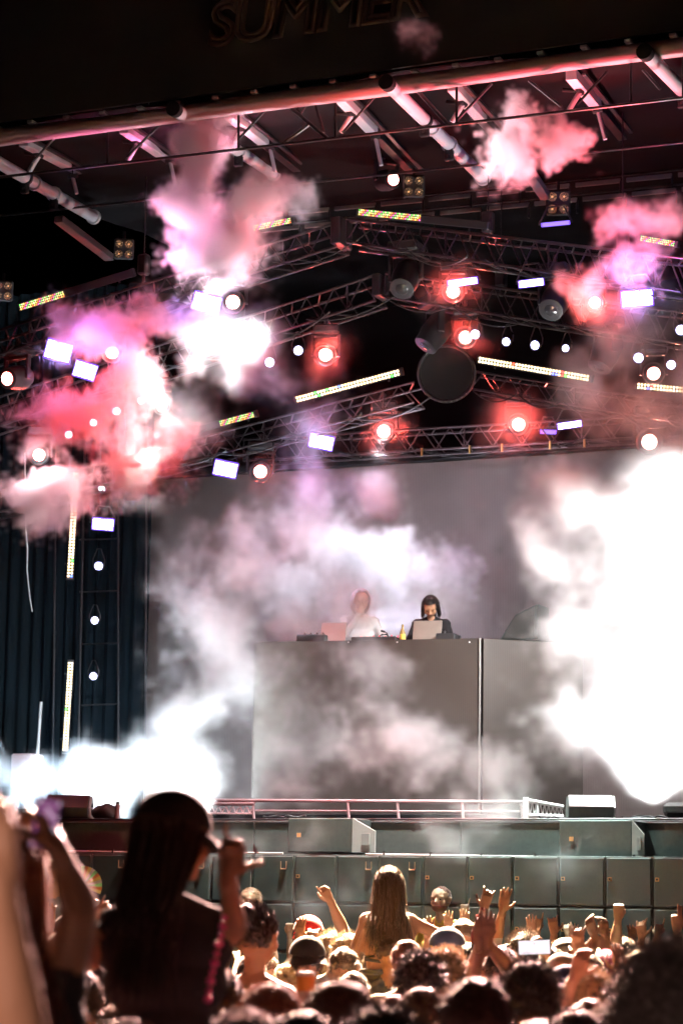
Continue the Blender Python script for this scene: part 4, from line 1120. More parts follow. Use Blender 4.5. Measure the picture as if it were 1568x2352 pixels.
def hair_mesh(style, hm, n=900, seed=1, wid=.0035):
    k = ('hair', style, hm.name, n, seed)
    if k in MC: return MC[k]
    r_ = np.random.RandomState(seed)
    V, Fc = [], []
    def add_quadstrip(P, w0, w1):
        d = P[-1] - P[0]; a = np.cross(d, r_.randn(3)); a /= (np.linalg.norm(a) + 1e-9)
        b = len(V); m_ = len(P)
        for i, p in enumerate(P):
            w_ = (w0 + (w1 - w0) * i / (m_ - 1)) * .5
            V.append(p - a * w_); V.append(p + a * w_)
        for i in range(m_ - 1): Fc.append((b + 2 * i, b + 2 * i + 1, b + 2 * i + 3, b + 2 * i + 2))
    ex = V3(.086, .108, .098)
    bm = bmesh.new(); bmesh.ops.create_icosphere(bm, subdivisions=4, radius=1)
    gr = {'short': 1.04, 'buzz': 1.0, 'curly': 1.17, 'afro': 1.42, 'long': 1.08, 'bun': 1.06, 'bob': 1.10, 'hood': 1.2}[style]
    def keep(d): return (d[1] < .42 or d[2] > .52) and d[2] > (-.62 if d[1] < -.1 else -.25) and not (abs(d[0]) > .85 and d[2] < -.1 and d[1] > -.1)
    for v in list(bm.verts):
        d = np.array(v.co)
        if not keep(d): bm.verts.remove(v)
    for v in bm.verts:
        d = np.array(v.co)
        g = gr + (.05 * math.sin(d[0] * 9 + seed) * math.sin(d[1] * 8) + .04 * math.sin(d[2] * 11 + seed * 2)) * (1.2 if style in ('curly', 'afro') else .6)
        v.co = Vector(HCEN + d * ex * g)
    for v in bm.verts: v.index = -1
    bm.verts.index_update()
    b0 = len(V)
    V += [np.array(v.co) for v in bm.verts]; Fc += [tuple(x.index + b0 for x in f.verts) for f in bm.faces]
    bm.free()
    i = 0
    while i < n:
        d = r_.randn(3); d /= np.linalg.norm(d)
        if not keep(d): continue
        i += 1
        p = HCEN + d * ex * gr * .98; nn = d / ex; nn /= np.linalg.norm(nn)
        j = r_.randn(3)
        if style in ('short', 'buzz'):
            L_ = (r_.uniform(.010, .026) if style == 'short' else r_.uniform(.006, .012))
            q = nn * .8 + V3(0, -.25, -.35) * (.6 if style == 'short' else .1) + j * .2
            P = [p, p + q * L_ * .5, p + q * L_ + V3(0, 0, -.2) * L_]
        elif style in ('curly', 'afro'):
            L_ = r_.uniform(.018, .036) if style == 'curly' else r_.uniform(.025, .055)
            P = [p]; q = nn + j * .4
            for s_ in range(4):
                q = q + r_.randn(3) * .5; q /= np.linalg.norm(q); P.append(P[-1] + (q * .7 + nn * .4) * L_ / 3)
        elif style in ('long', 'bob', 'bun'):
            if style == 'bun':
                q = nn * .3 + V3(0, -.6, .35) + j * .12; P = [p, p + q * .025, p + q * .05]
            else:
                zend = r_.uniform(1.18, 1.37) if style == 'long' else r_.uniform(1.46, 1.54)
                P = [p, p + nn * .012 + j * .003]
                hz = np.array((d[0] * .10, d[1] * .10, 0)); hn = np.linalg.norm(d[:2]) + 1e-6
                edge = HCEN + V3(d[0] / hn * .098, min(d[1] / hn * .118, .04) , 0)
                side = V3(edge[0], edge[1], 1.60) + j * .006
                if d[2] > -.1: P.append(side + V3(0, 0, max(0, d[2]) * .04))
                low = V3(edge[0] * 1.05, min(edge[1] * .9, -.03) - .035, 1.45) + j * .010
                P.append(low)
                if style == 'long':
                    fly = 2.6 if r_.rand() < .10 else 1.0; P[-1] = P[-1] + j * .010 * (fly - 1); P.append(V3(edge[0] * 1.18, -.125, 1.33) + j * .018 * fly); P.append(V3(edge[0] * 1.12, -.128, zend) + j * .026 * fly)
                else: P[-1] = V3(edge[0] * 1.1, edge[1] * 1.02 - .01, zend) + j * .008
        add_quadstrip(P, wid, wid * .45)
    if style == 'bun':
        bm = bmesh.new(); bmesh.ops.create_icosphere(bm, subdivisions=3, radius=1)
        b0 = len(V)
        for v in bm.verts: V.append(HCEN + V3(0, -.10, .075) + np.array(v.co) * .045 * (1 + .12 * math.sin(v.co.x * 9) * math.sin(v.co.z * 8)))
        bm.verts.index_update(); Fc += [tuple(x.index + b0 for x in f.verts) for f in bm.faces]; bm.free()
    me = bpy.data.meshes.new('hair_' + style); me.from_pydata([tuple(map(float, v)) for v in V], [], Fc)
    me.polygons.foreach_set('use_smooth', [True] * len(me.polygons)); me.materials.append(hm)
    MC[k] = me
    return me
def cap_mesh(m):
    k = ('cap', m.name)
    if k in MC: return MC[k]
    bm = bmesh.new(); bmesh.ops.create_uvsphere(bm, u_segments=24, v_segments=14, radius=1)
    bmesh.ops.delete(bm, geom=[v for v in bm.verts if v.co.z < -.12], context='VERTS')
    for v in bm.verts:
        z = max(v.co.z, -.1)
        seam = 1 + .012 * abs(math.sin(math.atan2(v.co.y, v.co.x) * 3))
        v.co = Vector((v.co.x * .099 * seam, v.co.y * .117 * seam, z * .102 + .012 + .006 * v.co.y))
    bmesh.ops.solidify(bm, geom=bm.faces[:], thickness=.004)
    bmesh.ops.recalc_face_normals(bm, faces=bm.faces[:])
    MC[k] = mesh_of(bm, 'cap_crown', m, smooth=60)
    return MC[k]
def brim_mesh(m):
    k = ('brim', m.name)
    if k in MC: return MC[k]
    bm = bmesh.new(); g = []
    for i in range(13):
        a = R(-78 + i * 13)
        p0 = Vector((math.sin(a) * .094, math.cos(a) * .112, .006)); p1 = Vector((math.sin(a) * .098, math.cos(a) * .118 + .078 * math.cos(a) ** .5, -.012 - .03 * math.sin(a) ** 2))
        g.append((bm.verts.new(p0), bm.verts.new(p0.lerp(p1, .5) + Vector((0, 0, .006))), bm.verts.new(p1)))
    for i in range(12):
        for j in range(2): bm.faces.new((g[i][j], g[i + 1][j], g[i + 1][j + 1], g[i][j + 1]))
    bmesh.ops.solidify(bm, geom=bm.faces[:], thickness=.004)
    bmesh.ops.recalc_face_normals(bm, faces=bm.faces[:])
    MC[k] = mesh_of(bm, 'cap_brim', m, smooth=60)
    return MC[k]
def bucket_mesh(m):
    k = ('bucket', m.name)
    if k not in MC:
        MC[k] = lathe([(.002, .105), (.07, .10), (.088, .085), (.100, .02), (.112, 0), (.165, -.04), (.168, -.045), (.160, -.044), (.108, -.004)], m, 'bucket', 24, cap=False)
    return MC[k]

PEOPLE = []     # queued: built after all bodies are remeshed
def person(label, px, py, dist, pose='down', yaw=0, skin=0, hair=('short', 'brown'), top='black', sleeves='short', legs='denim', cap=None, cap_turn=180, group=None, base=0.0, female=False,
           height=None, arms=None, head_yaw=0, head_pitch=0, lean=0, seat=False, hair_n=700, fine=False, at=None, bust=True, head_local=1.755, hairseed=1, cap_tilt=-6, wid=.0035):
    """px, py: where the top of the head is seen; dist: metres in front of the camera"""
    p = at if at is not None else A(px, py, dist)
    h = (p.z - base) if height is None else height
    s_ = h / head_local
    zb = p.z - head_local * s_
    M = Matrix.Translation((p.x, p.y, zb)) @ Matrix.Rotation(R(yaw), 4, 'Z') @ Matrix.Scale(s_, 4)
    right, left = (pose, 'down') if isinstance(pose, str) else pose
    if arms:
        inv = M.inverted(); out = []
        for a in arms:
            if a is None or isinstance(a, str): out.append(a); continue
            e, w_, f, pn, kd = a
            e, w_, f = (inv @ A(*q) for q in (e, w_, f))
            out.append((tuple(e), tuple(w_), tuple(f - w_), tuple(inv.to_3x3().normalized() @ Vector(pn)), kd))
        right, left = out
    custom = arms is not None or head_yaw or head_pitch or lean
    key = 'p%d' % len(PEOPLE) if custom else '%s_%s_%d_%d_%d' % (right, left, female, seat, fine)
    body_job(key, right, left, female, seat, head_yaw, head_pitch, lean, bust, fine=fine)
    PEOPLE.append(dict(label=label, key=key, M=M, skin=skin, hair=hair, top=top, sleeves=sleeves, legs=legs, cap=cap, cap_turn=cap_turn, group=group, head=(head_yaw, head_pitch, lean), hair_n=hair_n, px=px, py=py, seed=hairseed, cap_tilt=cap_tilt, wid=wid))
    return M
def head_matrix(hy, hp_, ln):
    n_ = Vector((0, -.02, 1.50)); o = Vector((0, 0, 1.0))
    M = Matrix.Translation(n_) @ Matrix.Rotation(R(hy), 4, 'Z') @ Matrix.Translation(-n_)
    M = Matrix.Translation(n_) @ Matrix.Rotation(R(-hp_), 4, 'X') @ Matrix.Translation(-n_) @ M
    return Matrix.Translation(o) @ Matrix.Rotation(R(-ln), 4, 'X') @ Matrix.Translation(-o) @ M
def build_people():
    bodies = build_bodies()
    for d in PEOPLE:
        me = bodies[d['key']]
        o = link('person', me, d['M'], None, d['label'], 'person', d['group'])
        sk = SKINS[d['skin']]; tp = CL[d['top']] if d['top'] else sk
        ua = tp if d['sleeves'] in ('short', 'long') and d['top'] else sk; fa = tp if d['sleeves'] == 'long' else sk
        for i, m in enumerate((sk, tp, ua, fa, CL[d['legs']], CL['black'], EYE, LIP)):
            o.material_slots[i].link = 'OBJECT'; o.material_slots[i].material = m
        HM = d['M'] @ head_matrix(*d['head'])
        if d['hair']:
            link('hair', hair_mesh(d['hair'][0], HC[d['hair'][1]], d['hair_n'], d['seed'], d['wid']), HM, o)
        if d['cap']:
            kind, c = d['cap']
            m = CL[c]
            CMx = HM @ Matrix.Translation((0, -.012, 1.672)) @ Matrix.Rotation(R(d['cap_turn']), 4, 'Z') @ Matrix.Rotation(R(d['cap_tilt']), 4, 'X') @ Matrix.Scale(1.04, 4)
            if kind == 'cap':
                c_ = link('cap', cap_mesh(m), CMx, o); link('brim', brim_mesh(m), CMx, c_)
            else:
                link('bucket_hat', bucket_mesh(m), CMx, o)
def phone(label, p, toward, wd=.075, hg=.15, land=False, m=None, roll=0):
    rot = look(toward) @ Matrix.Rotation(R(roll), 3, 'Z')
    if land: wd, hg = hg, wd
    t = thing('phone', label, 'phone', p, rot)
    M = Matrix.Translation(p) @ rot.to_4x4()
    link('case', box_mesh(BLACK, (wd, hg, .009), .003), M, t)
    link('screen', box_mesh(m or PHONE_M, (wd * .9, hg * .93, .002), 0), M @ Matrix.Translation((0, 0, .006)), t)
    return t
def phone_mat():
    m = bpy.data.materials.new('phone_screen_picture'); m.use_nodes = True
    n = m.node_tree; n.nodes.clear()
    o = n.nodes.new('ShaderNodeOutputMaterial'); e = n.nodes.new('ShaderNodeEmission')
    tc = n.nodes.new('ShaderNodeTexCoord'); nz = n.nodes.new('ShaderNodeTexNoise'); nz.inputs['Scale'].default_value = 55; nz.inputs['Detail'].default_value = 3
    cr = n.nodes.new('ShaderNodeValToRGB')
    cr.color_ramp.elements[0].position = .35; cr.color_ramp.elements[0].color = (.02, .01, .03, 1)
    cr.color_ramp.elements[1].position = .7; cr.color_ramp.elements[1].color = (1, .95, 1, 1)
    x = cr.color_ramp.elements.new(.5); x.color = (.35, .10, .28, 1)
    n.links.new(tc.outputs['Object'], nz.inputs['Vector']); n.links.new(nz.outputs[0], cr.inputs[0]); n.links.new(cr.outputs[0], e.inputs[0])
    e.inputs[1].default_value = .9; n.links.new(e.outputs[0], o.inputs[0]); m.cycles.emission_sampling = 'NONE'
    return m
PHONE_M = phone_mat()
# ------------------------------------------------------------------ the people in the photograph
CL['olive'] = cloth('olive', (.05, .055, .03))
P_ = person
# foreground silhouettes
P_('dark silhouette of a long-haired person in a cap, right hand raised to face', 392, 1838, 6.8, height=1.66, female=True, skin=2, hair=('long', 'black'), top='black', sleeves='none', legs='black', cap=('cap', 'black'), cap_turn=0, cap_tilt=-14,
   arms=[((540, 2135, 6.75), (522, 2012, 6.5), (534, 1950, 6.5), (-.2, -1, 0), 'shaka'), 'hip'], head_yaw=-54, head_pitch=4, hair_n=2200, fine=True, bust=False)
P_('blurred brown-haired person holding up a phone at the left edge', 2, 1888, 5.2, height=1.76, female=True, skin=2, hair=('long', 'auburn'), top='black', sleeves='none',
   arms=[((186, 2075, 5.15), (140, 1968, 4.95), (112, 1900, 4.95), (-1, 0.2, 0), 'grip'), 'down'], hair_n=1800, fine=True)
P_('heavily blurred raised bare forearm at the bottom left corner', -330, 1960, 3.6, height=1.74, skin=1, hair=('short', 'brown'), top='white',
   arms=[((50, 2440, 3.4), (0, 2040, 3.35), (-20, 1930, 3.35), (0, 1, 0), 'relaxed'), 'down'], fine=True)
P_('big dark frizzy-haired head looming at the bottom right', 1556, 2225, 5.6, skin=2, hair=('afro', 'black'), top='maroon', hair_n=9000, fine=True, wid=.0016)
front = [(1092, 2246, 6.4, 'black', 'short', 'large black head in the front row with a lit right ear', 0), (967, 2268, 8.6, 'brown', 'short', 'smaller dark round head left of the large front-row head', 1), (786, 2250, 6.3, 'brown', 'short', 'broad dark head below the girl carried on shoulders', 0),
         (624, 2258, 6.9, 'auburn', 'short', 'dark head with pinkish lit hair at the cap wearer\'s right', 1), (1216, 2220, 8.6, 'black', 'curly', 'tall black-haired head right of the large front-row head', 2), (1325, 2318, 7.6, 'black', 'short', 'low dark head at the bottom, left of the frizzy head', 2),
         (1412, 2304, 8.2, 'auburn', 'bob', 'low dark head tucked under the frizzy head', 1), (500, 2228, 9.2, 'brown', 'bob', 'head with arched lit hair behind the bead string', 0), (178, 2222, 8.4, 'black', 'short', 'black head low between the raised forearm and the cap wearer', 2),
         (700, 2322, 5.8, 'black', 'short', 'very low black head at the bottom edge left of centre', 2), (880, 2330, 5.6, 'black', 'curly', 'very low black head at the bottom edge in the centre', 3), (560, 2326, 6.0, 'black', 'bob', 'very low dark head at the bottom edge by the bead string', 2),
         (1235, 2345, 5.6, 'black', 'short', 'dark crown just rising over the bottom edge at right', 2), (60, 2290, 6.5, 'brown', 'short', 'dark head behind the raised forearm at the bottom left', 0), (300, 2335, 5.8, 'black', 'short', 'black crown at the bottom edge in front of the cap wearer', 2)]
for i, (x, y, d, hc, hs, lb, sk) in enumerate(front):
    P_(lb, x, y, d, skin=sk, hair=(hs, hc), top=['black', 'maroon', 'navy', 'grey'][i % 4], hair_n=3000, hairseed=i % 3 + 1, yaw=[0, 12, -14, 8, -6][i % 5], group='dark heads of the front rows', wid=.002)
# the middle of the crowd
P_('dark-haired woman with a bun and bare back right of the cap wearer', 592, 2086, 11.5, female=True, skin=0, hair=('bun', 'black'), top=None, hair_n=1600, yaw=-25)
GIRL = P_('blond long-haired girl carried on shoulders, bare back with thin straps', 893, 1992, 15.5, height=1.62, female=True, seat=True, skin=0, hair=('long', 'blond'), top=None, legs='black', pose=('side', 'down'), hair_n=2600, fine=True, bust=False)
P_('person carrying the blond girl on the shoulders', 893, 2150, 15.35, height=1.62, skin=0, hair=('short', 'brown'), top='black', at=A(893, 2150, 15.42))
P_('person in a bright red cap worn brim forward', 708, 2113, 18, skin=1, hair=('short', 'brown'), top='white', cap=('cap', 'red'), cap_turn=0, yaw=10)
P_('person in a black and pale cap below the red cap', 706, 2163, 14, skin=2, hair=('short', 'black'), top='black', cap=('cap', 'black'), cap_turn=200)
P_('fair-haired man pointing one finger up over the crowd', 768, 2142, 17, skin=1, hair=('curly', 'fair'), top='white', arms=[((787, 2135, 16.8), (757, 2066, 16.6), (738, 2035, 16.5), (-.3, 1, 0), 'point'), 'reach'])
P_('curly fair-haired person left of the girl on shoulders', 800, 2148, 16.2, skin=1, hair=('curly', 'fair'), top='grey', pose=('down', 'fold'))
P_('bearded steward in a yellow jacket standing in the pit', 1012, 2034, 22.3, height=1.80, skin=1, hair=('buzz', 'auburn'), top='hivis', sleeves='long', yaw=152, fine=True)
P_('short-haired steward in a pale vest standing in the pit at left', 574, 2038, 22.3, height=1.80, skin=1, hair=('short', 'fair'), top='cream', sleeves='none', yaw=148, fine=True)
P_('person raising a dark-sleeved arm with a pale gloved hand', 1078, 2165, 16.4, skin=2, hair=('short', 'black'), top='maroon', sleeves='long', arms=[((1093, 2150, 16.4), (1110, 2088, 16.3), (1122, 2045, 16.3), (.2, 1, .2), 'claw'), 'down'])
P_('person raising a bare arm with open hand beside the gloved hand', 1165, 2168, 16.6, skin=0, hair=('short', 'brown'), top='white', arms=['down', ((1140, 2152, 16.6), (1153, 2094, 16.5), (1160, 2050, 16.5), (.1, 1, 0), 'open')])
P_('dark man in maroon lifting both hands together in front', 1150, 2172, 13, skin=3, hair=('short', 'black'), top='maroon', sleeves='none', arms=[((1160, 2215, 12.8), (1118, 2165, 12.6), (1120, 2125, 12.6), (0, 1, 0), 'open'), ((1085, 2235, 12.8), (1100, 2170, 12.6), (1105, 2128, 12.6), (0, 1, 0), 'open')])
P_('person in a navy cap right of the girl on shoulders', 1028, 2142, 15, skin=0, hair=('short', 'brown'), top='white', cap=('cap', 'navy'), cap_turn=160, yaw=-10)
P_('cropped fair-haired man below the steward in yellow', 1064, 2108, 18, skin=1, hair=('buzz', 'blond'), top='white')
P_('person behind the cropped man raising both open palms', 1045, 2140, 19.6, skin=1, hair=('short', 'brown'), top='blue', arms=[((1072, 2175, 19.5), (1066, 2138, 19.5), (1067, 2100, 19.5), (0, 1, 0), 'open'), ((1025, 2175, 19.5), (1032, 2142, 19.5), (1028, 2100, 19.5), (0, 1, 0), 'open')])
P_('curly dark head just right of the carried girl', 965, 2196, 11, skin=2, hair=('curly', 'black'), top='grey', hair_n=1800)
P_('curly golden-topped head behind the curly dark head', 1022, 2186, 12.6, skin=1, hair=('curly', 'fair'), top='navy', hair_n=1800, hairseed=2)
P_('curly dark-haired person left of the sideways phone', 1203, 2144, 16, skin=2, hair=('curly', 'brown'), top='green', hair_n=1400)
P_('person showing one spread hand above the curly dark hair', 1228, 2165, 18.5, skin=1, hair=('short', 'brown'), top='white', arms=[None, ((1232, 2185, 18.4), (1220, 2152, 18.3), (1219, 2110, 18.3), (0, 1, 0), 'open')])
P_('person filming with a phone held sideways', 1268, 2176, 14.6, skin=0, hair=('short', 'black'), top='cream', sleeves='none', arms=['phone', ((1262, 2240, 14.4), (1252, 2192, 14.2), (1236, 2168, 14.2), (-.3, -1, 0), 'grip')])
P_('person in a white cap worn backwards', 1298, 2166, 16, skin=1, hair=('short', 'brown'), top='cream', cap=('cap', 'white'), cap_turn=0)
P_('person in a cream cap in front of the white cap', 1290, 2202, 13.4, skin=1, hair=('short', 'fair'), top='white', cap=('cap', 'cream'), cap_turn=0)
P_('person holding up a bent hand left of the pink hair', 1352, 2192, 14, skin=1, hair=('short', 'brown'), top='cream', arms=[None, ((1328, 2250, 13.8), (1324, 2186, 13.7), (1326, 2150, 13.7), (.2, 1, 0), 'claw')])
P_('person with bright pink hair in the crowd at right', 1392, 2186, 14.6, female=True, skin=1, hair=('bob', 'pink'), top='lilac', hair_n=1500, pose=('down', 'reach'))
P_('brown-skinned person raising a curved hand behind the pink hair', 1378, 2178, 16.2, skin=3, hair=('short', 'black'), top='grey', arms=[((1398, 2200, 16), (1390, 2150, 16), (1382, 2112, 16), (-.3, 1, 0), 'relaxed'), ((1352, 2190, 16), (1364, 2150, 16), (1352, 2115, 16), (.5, 1, 0), 'relaxed')])
P_('person punching a fist straight up at the right', 1432, 2152, 17, skin=1, hair=('short', 'brown'), top='white', arms=[None, ((1414, 2165, 16.9), (1418, 2112, 16.8), (1420, 2085, 16.8), (0, 1, 0), 'fist')])
P_('person raising two fingers at the far right edge', 1572, 2165, 16, skin=1, hair=('short', 'brown'), top='grey', arms=[None, ((1560, 2185, 15.9), (1553, 2138, 15.8), (1553, 2110, 15.8), (0, 1, 0), 'two')])
P_('fair-haired man with a bare raised forearm low at the right', 1358, 2240, 10.6, skin=1, hair=('curly', 'fair'), top='grey', arms=[None, ((1290, 2300, 10.4), (1320, 2245, 10.3), (1335, 2200, 10.3), (.2, 1, 0), 'relaxed')], hair_n=1500)
P_('person in a navy cap below the bent raised hand', 1300, 2232, 11.4, skin=1, hair=('short', 'brown'), top='cream', cap=('cap', 'navy'), cap_turn=190)
P_('person in a cream cap at the left behind the forearm', 150, 2152, 13, skin=1, hair=('short', 'fair'), top='white', cap=('cap', 'cream'), cap_turn=0)
P_('person in a stone cap furthest back at the left', 160, 2112, 16, skin=1, hair=('short', 'brown'), top='black', cap=('cap', 'stone'), cap_turn=170)
P_('person in a pinkish red bucket hat at the left', 194, 2152, 14, skin=1, hair=('short', 'brown'), top='lilac', cap=('bucket', 'red'))
P_('person lifting a small white cup at the left', 238, 2160, 15.4, skin=0, hair=('short', 'black'), top='black', arms=[None, ((188, 2160, 15.3), (204, 2106, 15.2), (212, 2075, 15.2), (.4, 1, 0), 'grip')])
P_('person stretching a spread hand sideways at the left', 168, 2172, 12.4, skin=0, hair=('short', 'brown'), top='lilac', arms=[((196, 2170, 12.3), (212, 2122, 12.2), (228, 2102, 12.2), (0, 1, 0), 'claw'), None])
P_('person raising a fist beside the colourful fan at the left', 112, 2092, 17, skin=1, hair=('short', 'brown'), top='grey', arms=[((122, 2060, 16.9), (124, 2012, 16.8), (125, 1985, 16.8), (0, 1, 0), 'fist'), None])
P_('orange-lit person reaching a bare arm in front of the cap wearer', 215, 2192, 11.2, skin=0, hair=('short', 'black'), top='black', arms=[((205, 2215, 11), (232, 2178, 10.9), (246, 2150, 10.9), (0, 1, 0), 'relaxed'), None])

# the rest of the crowd, filling the field behind
notable = [(405, 'the cap wearer'), (592, 'the woman with the bun'), (708, 'the red cap'), (768, 'the pointing man'), (893, 'the carried girl'), (1012, 'the steward in yellow'), (1064, 'the cropped man'), (1150, 'the man in maroon'), (1298, 'the white cap'), (1392, 'the pink hair'), (1432, 'the raised fist'), (194, 'the red bucket hat'), (1515, 'the frizzy head')]
taken = [(d['M'].translation.x, d['M'].translation.y) for d in PEOPLE]
rc = random.Random(21)
hairs = ['black', 'brown', 'fair', 'blond', 'auburn']; tops = ['black', 'white', 'grey', 'navy', 'teal', 'red', 'cream', 'blue', 'yellow', 'green', 'lilac', 'stone']
poses = [('down', 'down')] * 5 + [('up', 'down'), ('down', 'up'), ('high', 'down'), ('down', 'claw'), ('claw', 'claw'), ('up', 'up'), ('reach', 'reach'), ('phone', 'phone'), ('fist', 'down'), ('down', 'point')]
used = set()
ptxt = {'down': '', 'up': ' with a hand up', 'high': ' stretching high', 'claw': ' with a bent hand up', 'reach': ' reaching forward', 'phone': ' with joined hands', 'fist': ' with a fist up', 'point': ' with a finger up'}
for dist in (21.2, 19.8, 18.4, 17.2, 16.0, 14.8, 13.6, 12.4, 11.2, 10.0, 8.9, 7.8):
    half = 784 / F * dist + .15
    x = -half + rc.uniform(0, .3)
    while x < half:
        X, Y = x + rc.uniform(-.08, .08), dist + rc.uniform(-.3, .3)
        x += rc.uniform(.42, .58)
        if any(math.hypot(X - a, Y - b) < .36 for a, b in taken): continue
        h = rc.uniform(1.58, 1.80)
        if Y < 12.5: h = rc.uniform(1.52, 1.64)
        p = Vector((X, Y, h)); q = CM.transposed() @ (p - CAM); px, py = 784 + F * q.x / -q.z, 1176 - F * q.y / -q.z
        ps = rc.choice(poses)
        if Y > 12 and rc.random() < .6: ps = rc.choice(poses[5:])
        if Y < 9.5 or abs(px - 893) < 120 or abs(px - 405) < 190: ps = ('down', 'down')
        if not (-60 < px < 1620): continue
        hc, tp, fem = rc.choice(hairs), rc.choice(tops), rc.random() < .4
        hs = rc.choice(['long', 'bob', 'bun']) if fem else rc.choice(['short', 'short', 'curly', 'buzz'])
        cp = rc.choice([None, None, None, None, ('cap', rc.choice(['black', 'white', 'red', 'navy', 'green', 'stone']))]) if hs == 'short' else None
        near = min(notable, key=lambda n: abs(n[0] - px))
        word = {'long': 'long ' + hc + '-haired', 'bob': hc + ' bob-haired', 'bun': hc + '-bunned', 'short': 'short ' + hc + '-haired', 'curly': 'curly ' + hc + '-haired', 'buzz': hc + ' crop-haired'}[hs]
        if cp: word = cp[1] + '-capped'
        sidew = 'left of ' if px < near[0] - 12 else 'right of ' if px > near[0] + 12 else 'in line with '
        pt = ptxt[ps[0]] or ptxt[ps[1]]
        lab = '%s person in %s%s, %s%s' % (word, tp, pt, sidew, near[1])
        if len(lab.split()) > 15: lab = '%s person in %s, %s%s' % (word, tp, sidew, near[1])
        if lab in used: continue
        used.add(lab); taken.append((X, Y))
        P_(lab, px, py, Y, at=p, pose=ps, female=fem, skin=rc.choice([0, 0, 1, 1, 1, 2, 3]), hair=(hs, hc), top=tp, sleeves=rc.choice(['short', 'short', 'none', 'none']), cap=cp, cap_turn=rc.choice([0, 180]), yaw=rc.uniform(-22, 22), group='the crowd in front of the stage', hair_n=700 if Y > 12 else 1100, hairseed=rc.choice([1, 2]))
# the DJs behind the booth
fl = bt - .98
def dj(px, py, dd, **kw):
    p = onbooth(px, py, dd)
    return p
pA = onbooth(992, 1375, .62); pB = onbooth(826, 1356, .85)
P_('long-haired DJ in a dark jacket bending over the laptop', 992, 1375, 0, at=pA, height=1.62, head_local=1.70, skin=0, hair=('bob', 'black'), top='black', sleeves='long', yaw=180 - 16 + 8, pose=('table', 'table'), lean=14, head_pitch=28, hair_n=1500, fine=True)
P_('hooded DJ in a pale hooded sweater with a hand at the face', 826, 1358, 0, at=pB, height=1.74, skin=1, hair=None, top='white', sleeves='long', yaw=180 - 16 + 30, pose=('face', 'table'), head_pitch=10, lean=4, fine=True)
build_people()
# hood of the pale sweater
def hood_mesh():
    bm = bmesh.new(); bmesh.ops.create_uvsphere(bm, u_segments=28, v_segments=18, radius=1)
    bmesh.ops.delete(bm, geom=[v for v in bm.verts if v.co.y > .50 and v.co.z < .86], context='VERTS')
    for v in bm.verts:
        z = v.co.z; w_ = .118 if z > 0 else .118 + .03 * -z
        v.co = Vector((v.co.x * w_, v.co.y * .15 - .018, z * (.135 if z > 0 else .19) + 1.645))
    bmesh.ops.solidify(bm, geom=bm.faces[:], thickness=.012)
    bmesh.ops.recalc_face_normals(bm, faces=bm.faces[:])
    return mesh_of(bm, 'hood', CL['white'], smooth=70)
dB = [o for o in bpy.data.objects if o.get('label', '').startswith('hooded DJ')][0]
link('hood', hood_mesh(), ROOTM[dB.name] @ head_matrix(*PEOPLE[-1]['head']), dB)
# straps of the carried girl, wrist bands, necklaces
gi = [o for o in bpy.data.objects if o.get('label', '').startswith('blond long-haired girl')][0]
def band(parent, M, z, rx, ry, m, tilt=0, th=.008, name='strap'):
    pts = []
    for i in range(25):
        a = i * 2 * math.pi / 24; pts.append(M @ Vector((math.cos(a) * rx, math.sin(a) * ry, z + tilt * math.cos(a) * .02)))
    return tube(pts, th, m, name, 6, parent)
band(gi, GIRL, 1.16, .158, .100, CL['black'], 1); band(gi, GIRL, 1.105, .154, .096, CL['black'], -1, .012); band(gi, GIRL, 1.04, .175, .110, CL['black'], 0, .022, 'waistband')
# bearded chin of the steward: beard as a part
sb = [o for o in bpy.data.objects if o.get('label', '').startswith('bearded steward')][0]
bm = bmesh.new(); bmesh.ops.create_icosphere(bm, subdivisions=3, radius=1)
bmesh.ops.delete(bm, geom=[v for v in bm.verts if v.co.z > .25 or v.co.y < -.35], context='VERTS')
for v in bm.verts: v.co = Vector((v.co.x * .074, v.co.y * .085 + .022, v.co.z * .058 + 1.572))
link('beard', mesh_of(bm, 'beard', HC['auburn'], smooth=180), ROOTM[sb.name], sb)
# cases that lift the two foreground figures
for nm, lb in (('dark silhouette', 'black road case the cap wearer stands on'), ('blurred brown', 'black road case the phone holder stands on')):
    o = [q for q in bpy.data.objects if q.get('label', '').startswith(nm)][0]
    L0 = ROOTM[o.name].translation
    t = thing('road_case', lb, 'case', (L0.x, L0.y, 0))
    box('case_body', Vector((L0.x, L0.y, L0.z / 2)), (.6, .5, L0.z - .01), BLACKM, t, Matrix.Identity(3), .02)
    for s_ in (-1, 1): box('handle', Vector((L0.x + s_ * .31, L0.y, L0.z * .6)), (.02, .14, .04), STEEL, t, Matrix.Identity(3), .005)
# held things
phone('phone in a dark case held upright, screen showing the stage', A(105, 1892, 4.93), (A(105, 1892, 4.9) - CAM), .052, .105, roll=-8)
phone('phone held sideways filming the stage at right', A(1226, 2176, 14.15), (A(1226, 2176, 14.1) - CAM), .085, .20, land=True, m=emit('pale_phone_screen', (.95, .85, .9), 1.2), roll=3)
p = A(218, 2088, 15.15)
t = thing('drink_cup', 'small white paper cup lifted over the crowd at left', 'cup', p)
link('cup', lathe([(.026, -.05), (.036, .05), (.038, .052), (.034, .05), (.024, -.046)], WHITE, 'cup', 16, cap=False), Matrix.Translation(p), t)
link('drink', lathe([(.031, .03), (.002, .031)], mat('drink', (.6, .5, .3), .2), 'drink', 16), Matrix.Translation(p), t)
p = A(702, 2270, 9.0)
t = thing('drink_can', 'orange and white drink can held between the front heads', 'can', p)
link('can', lathe([(.028, -.06), (.033, -.052), (.033, .05), (.027, .06)], WHITE, 'can', 16), Matrix.Translation(p), t)
link('orange_band', lathe([(.0338, -.01), (.0338, .045)], mat('orange_print', (.85, .35, .08), .4), 'band', 16, cap=False), Matrix.Translation(p), t)
